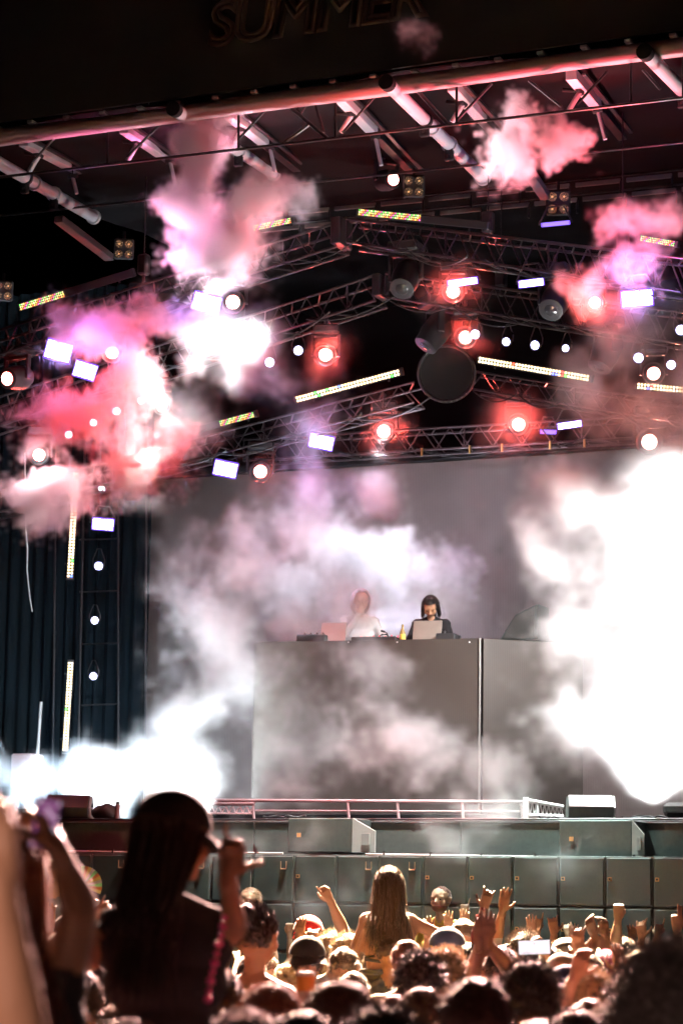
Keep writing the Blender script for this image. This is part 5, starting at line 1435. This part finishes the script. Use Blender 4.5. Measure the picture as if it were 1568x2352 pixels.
# folding fan with coloured ribs
p = A(190, 2034, 16.7)
t = thing('folding_fan', 'open folding fan striped yellow green and orange', 'fan', p)
FC = [mat('fan_' + n_, c, .7) for n_, c in (('yellow', (.85, .7, .15)), ('orange', (.85, .30, .08)), ('green', (.25, .65, .2)), ('cream', (.85, .8, .6)))]
xr, zr = Vector((1, 0, 0)), Vector((0, 0, 1))
for i in range(11):
    a0, a1 = R(-25 + i * 11), R(-25 + (i + 1) * 11)
    bm = bmesh.new()
    def fp(a, r_, o): return p + xr * math.cos(a) * r_ + zr * math.sin(a) * r_ + Vector((0, o, 0))
    vv = [bm.verts.new(fp(a0, .03, 0)), bm.verts.new(fp(a1, .03, 0)), bm.verts.new(fp(a1, .135, .006 * (i % 2))), bm.verts.new(fp(a0, .135, .006 * ((i + 1) % 2)))]
    bm.faces.new(vv); e = bmesh.ops.extrude_face_region(bm, geom=bm.faces[:])
    for q in e['geom']:
        if isinstance(q, bmesh.types.BMVert): q.co.y += .003
    bmesh.ops.recalc_face_normals(bm, faces=bm.faces[:])
    link('leaf', mesh_of(bm, 'leaf', FC[i % 4]), Matrix.Identity(4), t)
rod('pivot', p - Vector((0, .01, 0)), p + Vector((0, .012, 0)), .012, BLACK, t)
# pink beads hanging at the cap wearer's side
bd = [(516, 2108), (512, 2128), (508, 2148), (503, 2168), (498, 2190), (493, 2212), (488, 2232), (484, 2254), (480, 2276), (478, 2294)]
t = thing('bead_string', 'string of shiny pink beads hanging at the cap wearer\'s right side', 'beads', A(498, 2190, 6.45))
if 'bead' not in MC:
    bm = bmesh.new(); bmesh.ops.create_icosphere(bm, subdivisions=2, radius=1); MC['bead'] = mesh_of(bm, 'bead', mat('pink_bead', (.85, .10, .35), .2), smooth=180)
for i, (x, y) in enumerate(bd):
    link('bead', MC['bead'], Matrix.Translation(A(x, y, 6.45)) @ Matrix.Scale(.0125 if i % 2 else .009, 4), t)
tube([A(x, y, 6.45) for x, y in bd], .0025, CL['pink'], 'cord', 5, t)
# wrist bands
for (x, y, d), lb, c in (((1103, 2106, 16.32), 'thin red wrist band on the dark raised sleeve', 'red'), ((202, 2112, 15.22), 'dark bracelet on the arm lifting the cup', 'black')):
    M = Matrix.Translation(A(x, y, d)) @ Matrix.Rotation(R(14), 4, 'Y')
    link('wrist_band', lathe([(.034, -.008), (.037, 0), (.034, .008)], CL[c], 'wrist_band', 16, cap=False), M, None, lb, 'wrist band')
SMOKE_MATS = {}
def smoke_material(name, dens, aniso=0.15, colr=(0.97, 0.97, 0.97)):
    m = bpy.data.materials.new(name); m.use_nodes = True
    n = m.node_tree; n.nodes.clear()
    out = n.nodes.new('ShaderNodeOutputMaterial')
    at = n.nodes.new('ShaderNodeAttribute'); at.attribute_name = 'density'
    mu = n.nodes.new('ShaderNodeMath'); mu.operation = 'MULTIPLY'; mu.inputs[1].default_value = dens
    sc = n.nodes.new('ShaderNodeVolumeScatter')
    sc.inputs['Color'].default_value = (*colr, 1); sc.inputs['Anisotropy'].default_value = aniso
    n.links.new(at.outputs['Fac'], mu.inputs[0]); n.links.new(mu.outputs[0], sc.inputs['Density'])
    n.links.new(sc.outputs[0], out.inputs['Volume'])
    return m

def smoke(name, blobs, dens=3.0, voxel=0.05, amp=0.85, scale=1.25, soft=0.34, thick=0.8, detail=6.0,
          rough=0.66, seed=0.0, holes=0.35, label=None, aniso=0.15, plain=False, power=1.6, warp=.38):
    """a bank of stage smoke: ellipsoids (px, py), (half width, half height) in px, stage depth v [, half depth in m]
    smoothly joined, their skin broken up by turbulence, filled as a voxel grid"""
    es = []
    for b in blobs:
        (px, py), (rx, ry), v = b[:3]
        c = S(px, py, v); k = mpp(c)
        rv = b[3] if len(b) > 3 else thick * 0.5 * (rx + ry) * k
        q = uvz(c)
        es.append((Vector(q), Vector((rx * k, max(rv, .15), ry * k))))
    gm = 1.0 + amp * 0.7
    lo = Vector([min(c[i] - r[i] * gm for c, r in es) - .2 for i in range(3)])
    hi = Vector([max(c[i] + r[i] * gm for c, r in es) + .2 for i in range(3)])
    g = bpy.data.node_groups.new(name, 'GeometryNodeTree')
    g.interface.new_socket('Geometry', in_out='OUTPUT', socket_type='NodeSocketGeometry')
    N = g.nodes; L = g.links
    def math_(op, a, b=None, c=None):
        nd = N.new('ShaderNodeMath'); nd.operation = op
        for i, x in enumerate((a, b, c)):
            if x is None: continue
            if isinstance(x, (int, float)): nd.inputs[i].default_value = x
            else: L.new(x, nd.inputs[i])
        return nd.outputs[0]
    def vm(op, a, b):
        nd = N.new('ShaderNodeVectorMath'); nd.operation = op
        for i, x in enumerate((a, b)):
            if x is None: continue
            if isinstance(x, (Vector, tuple)): nd.inputs[i].default_value = x
            else: L.new(x, nd.inputs[i])
        return nd.outputs['Value'] if op == 'LENGTH' else nd.outputs['Vector']
    pos = N.new('GeometryNodeInputPosition').outputs[0]
    # slow swirl of the domain, then fine billows
    def noise(vec, sc, det, ro, off, out='Fac', dist=0.0):
        nd = N.new('ShaderNodeTexNoise'); nd.noise_dimensions = '3D'
        nd.inputs['Scale'].default_value = sc; nd.inputs['Detail'].default_value = det
        nd.inputs['Roughness'].default_value = ro; nd.inputs['Distortion'].default_value = dist
        L.new(vm('ADD', vec, Vector((off, off * .7, off * 1.3))), nd.inputs['Vector'])
        return nd.outputs[0 if out == 'Fac' else 1]
    swirl = vm('MULTIPLY', vm('SUBTRACT', noise(pos, scale * .6, 1.0, .5, seed + 40, 'Color'), Vector((.5, .5, .5))), Vector((.7, .7, .7)) if not plain else Vector((.3,.3,.3)))
    p1 = vm('ADD', pos, swirl)
    fine = vm('MULTIPLY', vm('SUBTRACT', noise(p1, scale * 2.4, 2.0, .55, seed + 71, 'Color'), Vector((.5, .5, .5))), Vector((warp, warp, warp * 1.3)))
    p2 = vm('ADD', p1, fine)
    d = None
    for c, r in es:
        q = vm('LENGTH', vm('DIVIDE', vm('SUBTRACT', p2, c), r), None)
        d = q if d is None else math_('SMOOTH_MIN', d, q, 0.25)
    n1 = noise(p2, scale, detail, rough, seed)
    n2 = noise(p2, scale * 3.0, detail - 1, .68, seed + 11)
    bil = math_('ABSOLUTE', math_('SUBTRACT', n2, 0.5))            # billowed creases
    disp = math_('ADD', math_('MULTIPLY', math_('SUBTRACT', n1, 0.5), amp * 4.0), math_('MULTIPLY', math_('SUBTRACT', bil, 0.1), amp * 3.2))
    f = math_('ADD', disp, math_('SUBTRACT', 1.0, d))
    ss = N.new('ShaderNodeMapRange'); ss.interpolation_type = 'SMOOTHSTEP'
    L.new(f, ss.inputs['Value']); ss.inputs['From Min'].default_value = 0; ss.inputs['From Max'].default_value = soft
    n3 = noise(p2, scale * 1.5, 3.0, .6, seed + 23)
    hm = N.new('ShaderNodeMapRange'); L.new(n3, hm.inputs['Value'])
    hm.inputs['From Min'].default_value = 0.38; hm.inputs['From Max'].default_value = 0.62
    hm.inputs['To Min'].default_value = 1 - holes; hm.inputs['To Max'].default_value = 1.0
    den = math_('MULTIPLY', math_('POWER', ss.outputs[0], power), hm.outputs[0])
    vc = N.new('GeometryNodeVolumeCube')
    L.new(den, vc.inputs['Density'])
    vc.inputs['Background'].default_value = 0
    vc.inputs['Min'].default_value = lo; vc.inputs['Max'].default_value = hi
    for i, ax in enumerate('XYZ'):
        vc.inputs['Resolution ' + ax].default_value = max(8, int((hi[i] - lo[i]) / voxel))
    mat = smoke_material(name, dens, aniso)
    sm = N.new('GeometryNodeSetMaterial'); sm.inputs['Material'].default_value = mat
    L.new(vc.outputs[0], sm.inputs[0])
    out = N.new('NodeGroupOutput'); L.new(sm.outputs[0], out.inputs[0])
    me = bpy.data.meshes.new(name)
    me.from_pydata([tuple(lo), tuple(hi)], [], [])
    me.materials.append(mat)
    o = bpy.data.objects.new(name, me); col.objects.link(o)
    o.matrix_world = Matrix.Translation(ORG) @ ST.to_4x4()
    md = o.modifiers.new('fill', 'NODES'); md.node_group = g
    o['kind'] = 'stuff'
    if label: o['label'] = label
    return o
# ------------------------------------------------------------------ smoke banks
smk = smoke
smk('smoke_plume', [((500, 555), (150, 100), -.4), ((435, 455), (115, 100), -.4), ((480, 350), (75, 120), -.6), ((600, 485), (125, 75), -.4), ((690, 450), (60, 45), -.4), ((545, 255), (36, 75), -.8)], dens=8, seed=21, scale=1.8, voxel=.045, rough=.7, soft=.5, warp=.3, amp=.7, label='pink-white smoke plume rising to the roof at left of centre')
smk('smoke_puff', [((1165, 335), (85, 80), -.3), ((1185, 260), (38, 50), -.3), ((1280, 320), (85, 48), -.2), ((1200, 400), (50, 34), -.3)], dens=9, seed=2, scale=2.2, voxel=.04, rough=.7, label='bright puff of smoke under the right of the roof')
smk('smoke_bank', [((1500, 510), (175, 60), .2), ((1460, 610), (110, 65), .4), ((1340, 650), (60, 65), .6)], dens=4.5, seed=3, scale=1.7, rough=.7, soft=.5, label='pink smoke drifting in from the upper right')
smk('smoke_drift', [((1440, 790), (150, 140), 1.2), ((1330, 880), (110, 90), 1.4), ((1530, 900), (120, 110), 1.4)], dens=1.4, seed=33, soft=.8, voxel=.07, label='thin violet smoke above the right smoke bank')
smk('smoke_drift', [((420, 980), (110, 120), 1.8), ((560, 880), (110, 110), 1.8), ((400, 700), (90, 60), 1.2), ((560, 660), (100, 50), .8), ((330, 1150), (120, 60), 1.4)], dens=1.5, seed=34, soft=.9, voxel=.07, label='thin drifting smoke between the left lamps')
smk('smoke_cloud', [((250, 770), (130, 110), .3), ((320, 900), (110, 130), .3), ((190, 960), (140, 90), .3), ((300, 1060), (150, 85), .3), ((80, 1150), (115, 90), .2), ((110, 1010), (75, 50), .2), ((380, 730), (90, 65), .4), ((400, 1000), (60, 80), .4)], dens=6.5, seed=4, scale=1.9, soft=.45, amp=.85, rough=.7, voxel=.045, label='red and white billowing smoke cloud at the left')
smk('smoke_patch', [((470, 765), (115, 95), .5), ((580, 765), (95, 85), .5), ((520, 860), (80, 50), .5), ((425, 850), (50, 45), .5)], dens=2.6, seed=5, scale=1.4, amp=.22, soft=1.0, power=1.1, label='white hot smoke in the beam of the left white lamp')
smk('smoke_column', [((720, 960), (120, 140), 3.0), ((640, 880), (100, 100), 2.6), ((690, 1120), (180, 160), 3.0), ((600, 1300), (190, 200), 2.6), ((530, 1500), (190, 180), 2.2), ((450, 1360), (120, 140), 2.6), ((860, 1140), (110, 80), 3.4)], dens=2.5, seed=6, voxel=.07, soft=1.1, label='grey column of smoke falling left of the booth')
smk('smoke_cloud', [((830, 1270), (195, 110), 5.2), ((1000, 1320), (130, 100), 5.0), ((720, 1350), (140, 120), 4.6), ((900, 1410), (200, 70), 5.0)], dens=3.0, seed=7, voxel=.06, soft=.8, label='white lavender smoke cloud behind the two DJs')
smk('smoke_veil', [((805, 1395), (105, 115), 2.9, .3), ((700, 1430), (110, 70), 2.8, .3)], dens=6, seed=8, amp=.3, soft=1.0, power=1.0, label='smoke veil over the hooded DJ')
smk('smoke_jet', [((405, 1775), (150, 150), 1.6, .6), ((430, 1640), (110, 70), 1.8, .4)], dens=6.0, seed=9, soft=.9, amp=.32, power=1.2, voxel=.06, label='blinding white floor smoke right of the left wedge')
smk('smoke_jet', [((215, 1795), (105, 105), 1.6, .5), ((75, 1805), (85, 80), 1.6, .4), ((-20, 1785), (60, 60), 1.6, .4)], dens=6.0, seed=10, soft=.9, amp=.32, power=1.2, voxel=.06, label='blinding white floor smoke behind the left wedge')
smk('smoke_curtain', [((700, 1650), (170, 160), 1.8, .45), ((900, 1730), (220, 140), 1.7, .45), ((1110, 1770), (180, 110), 1.6, .4), ((640, 1800), (170, 90), 1.6, .4), ((620, 1540), (100, 90), 2, .4), ((880, 1570), (140, 100), 1.9, .35)], dens=1.8, seed=12, voxel=.07, soft=.95, label='thin pinkish smoke curtain across the booth front')
smk('smoke_bank', [((1550, 1330), (265, 310), 1.6, 1.0), ((1510, 1560), (220, 280), 1.5, 1.0), ((1590, 1080), (190, 250), 1.9, .9), ((1600, 880), (120, 130), 2.0, .7), ((1540, 1770), (140, 120), 1.3, .7), ((1640, 1650), (160, 230), 1.5, .8)], dens=4.0, seed=13, voxel=.08, amp=.28, soft=1.1, power=1.3, label='blown-out white smoke bank at the right of the stage')
smk('smoke_mantle', [((1330, 1150), (160, 160), 2.4, .8), ((1280, 1400), (140, 210), 1.8, .7), ((1310, 1690), (190, 160), 1.3, .7), ((1430, 950), (160, 110), 2.4, .7), ((1230, 1250), (90, 130), 2.2, .6)], dens=1.5, seed=17, voxel=.08, amp=.85, soft=1.0, label='grey outer billows left of the white smoke bank')
smk('smoke_wisps', [((1000, 1930), (190, 80), -1.2, .5), ((1100, 1850), (140, 80), -.3, .5), ((900, 2040), (260, 70), -1.9, .4), ((600, 1930), (240, 80), -1.4, .4), ((1350, 1960), (160, 60), -1.6, .4)], dens=1.6, seed=14, voxel=.09, soft=1.0, label='thin grey smoke wisps drifting over the stage front')
smk('smoke_wisp', [((930, 85), (50, 22), -1.7, .3), ((975, 105), (22, 16), -1.7, .2), ((900, 60), (36, 16), -1.7, .3)], dens=.9, seed=15, voxel=.04, scale=2.0, label='small dark red smoke wisp in front of the banner')

# ------------------------------------------------------------------ what the lit lamps throw into the smoke and over the crowd, with added washes
def throw(px, py, v, tx, ty, tv, e, c, ang=50, soft=.08, blend=.5):
    p = S(px, py, v); t = tv if isinstance(tv, Vector) else S(tx, ty, tv)
    return p, t, e, c, ang, soft, blend
WARM = (1, .66, .48); RED = (1, .02, .03); ROSE = (1, .34, .40); VIO = (.55, .42, 1); COLD = (.86, .92, 1)
THROWS = [
    ('tilted strobe', 475, 690, .9, 500, 540, -.3, 420, (1, .74, .82), 90),
    ('red head left of centre', 747, 800, .8, 560, 470, -.3, 420, (1, .08, .12), 50),
    ('white head', 645, 696, .1, 505, 815, .5, 2600, (.93, 1, .97), 46),
    ('pinkish head', 905, 412, -.2, 1150, 330, -.3, 300, (1, .60, .66), 46),
    ('right gable red', 1365, 690, -.3, 1290, 320, -.3, 420, RED, 30),
    ('right gable rose', 1365, 690, .0, 1480, 520, .2, 260, (1, .06, .12), 90),
    ('big right strobe', 1462, 690, .4, 1440, 600, .6, 80, (.45, .3, 1), 140),
    ('left red head', 258, 815, -.6, 300, 930, .3, 380, RED, 110),
    ('left purple strobe', 135, 806, .0, 330, 740, .4, 130, (.75, .26, 1), 80),
    ('left low head', 90, 1045, -.5, 80, 1150, .2, 190, (1, .66, .70), 110),
    ('left white throw', 460, 935, .1, 290, 1085, .3, 650, (1, .93, .86), 30),
    ('cool spot', 619, 832, 1.8, 660, 1100, 3.0, 420, (.50, .62, 1), 60),
    ('cool spot low', 738, 1010, 2.0, 620, 1300, 2.6, 230, (.95, .95, 1), 70),
    ('booth backlight', 880, 1005, 4.9, 850, 1300, 5.2, 620, (.86, .84, 1), 90),
    ('booth backlight violet', 1190, 985, 4.6, 1020, 1380, 5.0, 260, (.66, .56, 1), 60),
    ('white beam head', 940, 1000, 4.6, 905, 1110, 4.4, 160, (.85, .95, 1), 24),
    ('right smoke from above', 1490, 1000, .8, 1480, 1350, 1.6, 2600, (1, .98, .97), 120),
    ('right smoke edge', 1307, 976, 1.2, 1300, 1250, 1.8, 200, (1, .92, .88), 70),
    ('wall wash', 881, 991, 3.2, 980, 1300, 6.5, 300, (.92, .82, 1), 120),  # washes and curtain throw from here down are added to brighten surfaces
    ('booth wash', 1040, 670, -.6, 900, 1650, 3.0, 220, (1, .72, .64), 36),
    ('curtain throw', 738, 1015, .3, 820, 1700, 1.7, 900, (.95, .92, 1), 50),
    ('edge wash', 747, 815, -1.2, 700, 1880, -.2, 2200, (1, .16, .16), 60),
    ('front wash', 905, 405, -1.6, 900, 2010, -1.0, 9500, (.74, 1, .93), 52),
    ('drape wash', 215, 1560, 3.6, 170, 1400, 5.8, 14, (.45, .80, 1), 120),
    ('roof wash right', 1365, 695, -.2, 1200, 150, -1.0, 900, (1, .10, .14), 80),
    ('roof wash left', 475, 690, .2, 350, 280, -1.0, 500, (1, .22, .55), 80),
    ('roof wash middle', 905, 412, -.9, 760, 230, -1.0, 130, (1, .12, .10), 100),
]
for nm, px, py, v, tx, ty, tv, e, c, ang in THROWS:
    p, t = S(px, py, v), S(tx, ty, tv)
    lamp('throw', p, t - p, e, c, R(ang), .6, .1)
# floor uplights hidden in the smoke, and one added unseen behind the booth
for i, (px, py, v, tx, ty, e, c, ang, lb) in enumerate([(130, 1838, .9, 40, 1750, 800, (.55, .78, 1), 130, 'at the left edge'), (215, 1838, .9, 215, 1730, 1100, (.66, .84, 1), 120, 'behind the left wedge'), (400, 1838, .8, 380, 1710, 1900, (.85, .95, 1), 104, 'right of the left wedge'),
        (1480, 1838, .9, 1490, 1500, 2300, (1, 1, 1), 112, 'inside the right smoke bank'), (880, 1600, 5.6, 880, 1350, 350, (.85, .85, 1), 100, 'added unseen behind the booth')]):
    p = S(px, py, v)
    if i < 4: p.z = DZ + .06
    t = S(tx, ty, v + (1.1 if i < 3 else .2))
    f = thing('floor_uplight', 'round white floor uplight ' + lb, 'floor lamp', p - ZX * .1)
    aim = (t - p).normalized()
    link('can', can_mesh(), Matrix.Translation(p) @ look(aim).to_4x4() @ Matrix.Scale(.08, 4), f)
    link('lens', lens_disc(LENS_WHITE, LENS_COOL_RIM, 'lens'), Matrix.Translation(p) @ look(aim).to_4x4() @ Matrix.Scale(.08, 4), f)
    lamp('bulb', p + aim * .1, aim, e, c, R(ang), .7, .1, f)
# lamps turned on the crowd
for px, py, v, tgt, e, c, ang in [(1040, 670, -.5, Vector((.6, 16, 1.4)), 240000, (1, .72, .46), 24), (1365, 695, -.5, Vector((.35, 7.2, 1.5)), 130000, (1, .54, .48), 29), (258, 810, -.5, Vector((-.6, 11, 1.5)), 110000, (1, .60, .46), 26), (747, 815, -.6, Vector((0, 19, 1.4)), 230000, (1, .78, .46), 26)]:
    p = S(px, py, v); lamp('crowd_beam', p, tgt - p, e, c, R(ang), .7, .12)
# added unseen spot on a stand behind the camera, brightening the raised forearm
fp = Vector((-3.2, -2.4, 2.6)); aim = (A(60, 2230, 3.35) - fp).normalized()
t = thing('added_spot', 'black spot on a stand, added unseen behind the camera', 'spot lamp', (fp.x, fp.y, 0))
link('head', head_mesh(), Matrix.Translation(fp - aim * .2) @ look(aim).to_4x4() @ Matrix.Scale(1.2, 4), t)
link('lens', lens_disc(LENS_WARM, LENS_RED_RIM, 'lens'), Matrix.Translation(fp) @ look(aim).to_4x4() @ Matrix.Scale(.08, 4), t)
rod('stand', Vector((fp.x, fp.y, 0)), fp - aim * .2 - ZX * .12, .025, STEEL, t)
lamp('bulb', fp + aim * .06, aim, 1100, (1, .62, .50), R(7.5), .8, .06, t)

# small smoke balls added round red lamps and two strobes to give halos
for i, (x, y, v, r_) in enumerate([(135, 806, .9, 80), (1462, 685, .9, 90), (1040, 670, 1.0, 95), (1365, 695, 1.0, 70), (747, 815, 2.5, 100), (90, 1045, 2.4, 65), (598, 1083, 3.9, 75), (881, 991, 5.3, 110), (1190, 975, 5.3, 135), (1068, 775, 2.5, 85), (1495, 940, 3.0, 120)]):
    smk('halo_smoke', [((x, y), (r_, r_), v - .15, r_ * .0045)], dens=(.8, 1.1, .65)[i % 3], seed=50 + i, voxel=.07, amp=.4, soft=1.2, scale=1.8, detail=4.0, aniso=.3, label='faint added smoke ball for a lamp halo, ' + ['violet at the left strobe', 'violet at the big right strobe', 'under the purple strobe', 'beside the big right strobe', 'left of the centre', 'at the left edge', 'above the wall at left', 'beside the white beam', 'widest above the wall', 'beside the small spots', 'at the right edge'][i])
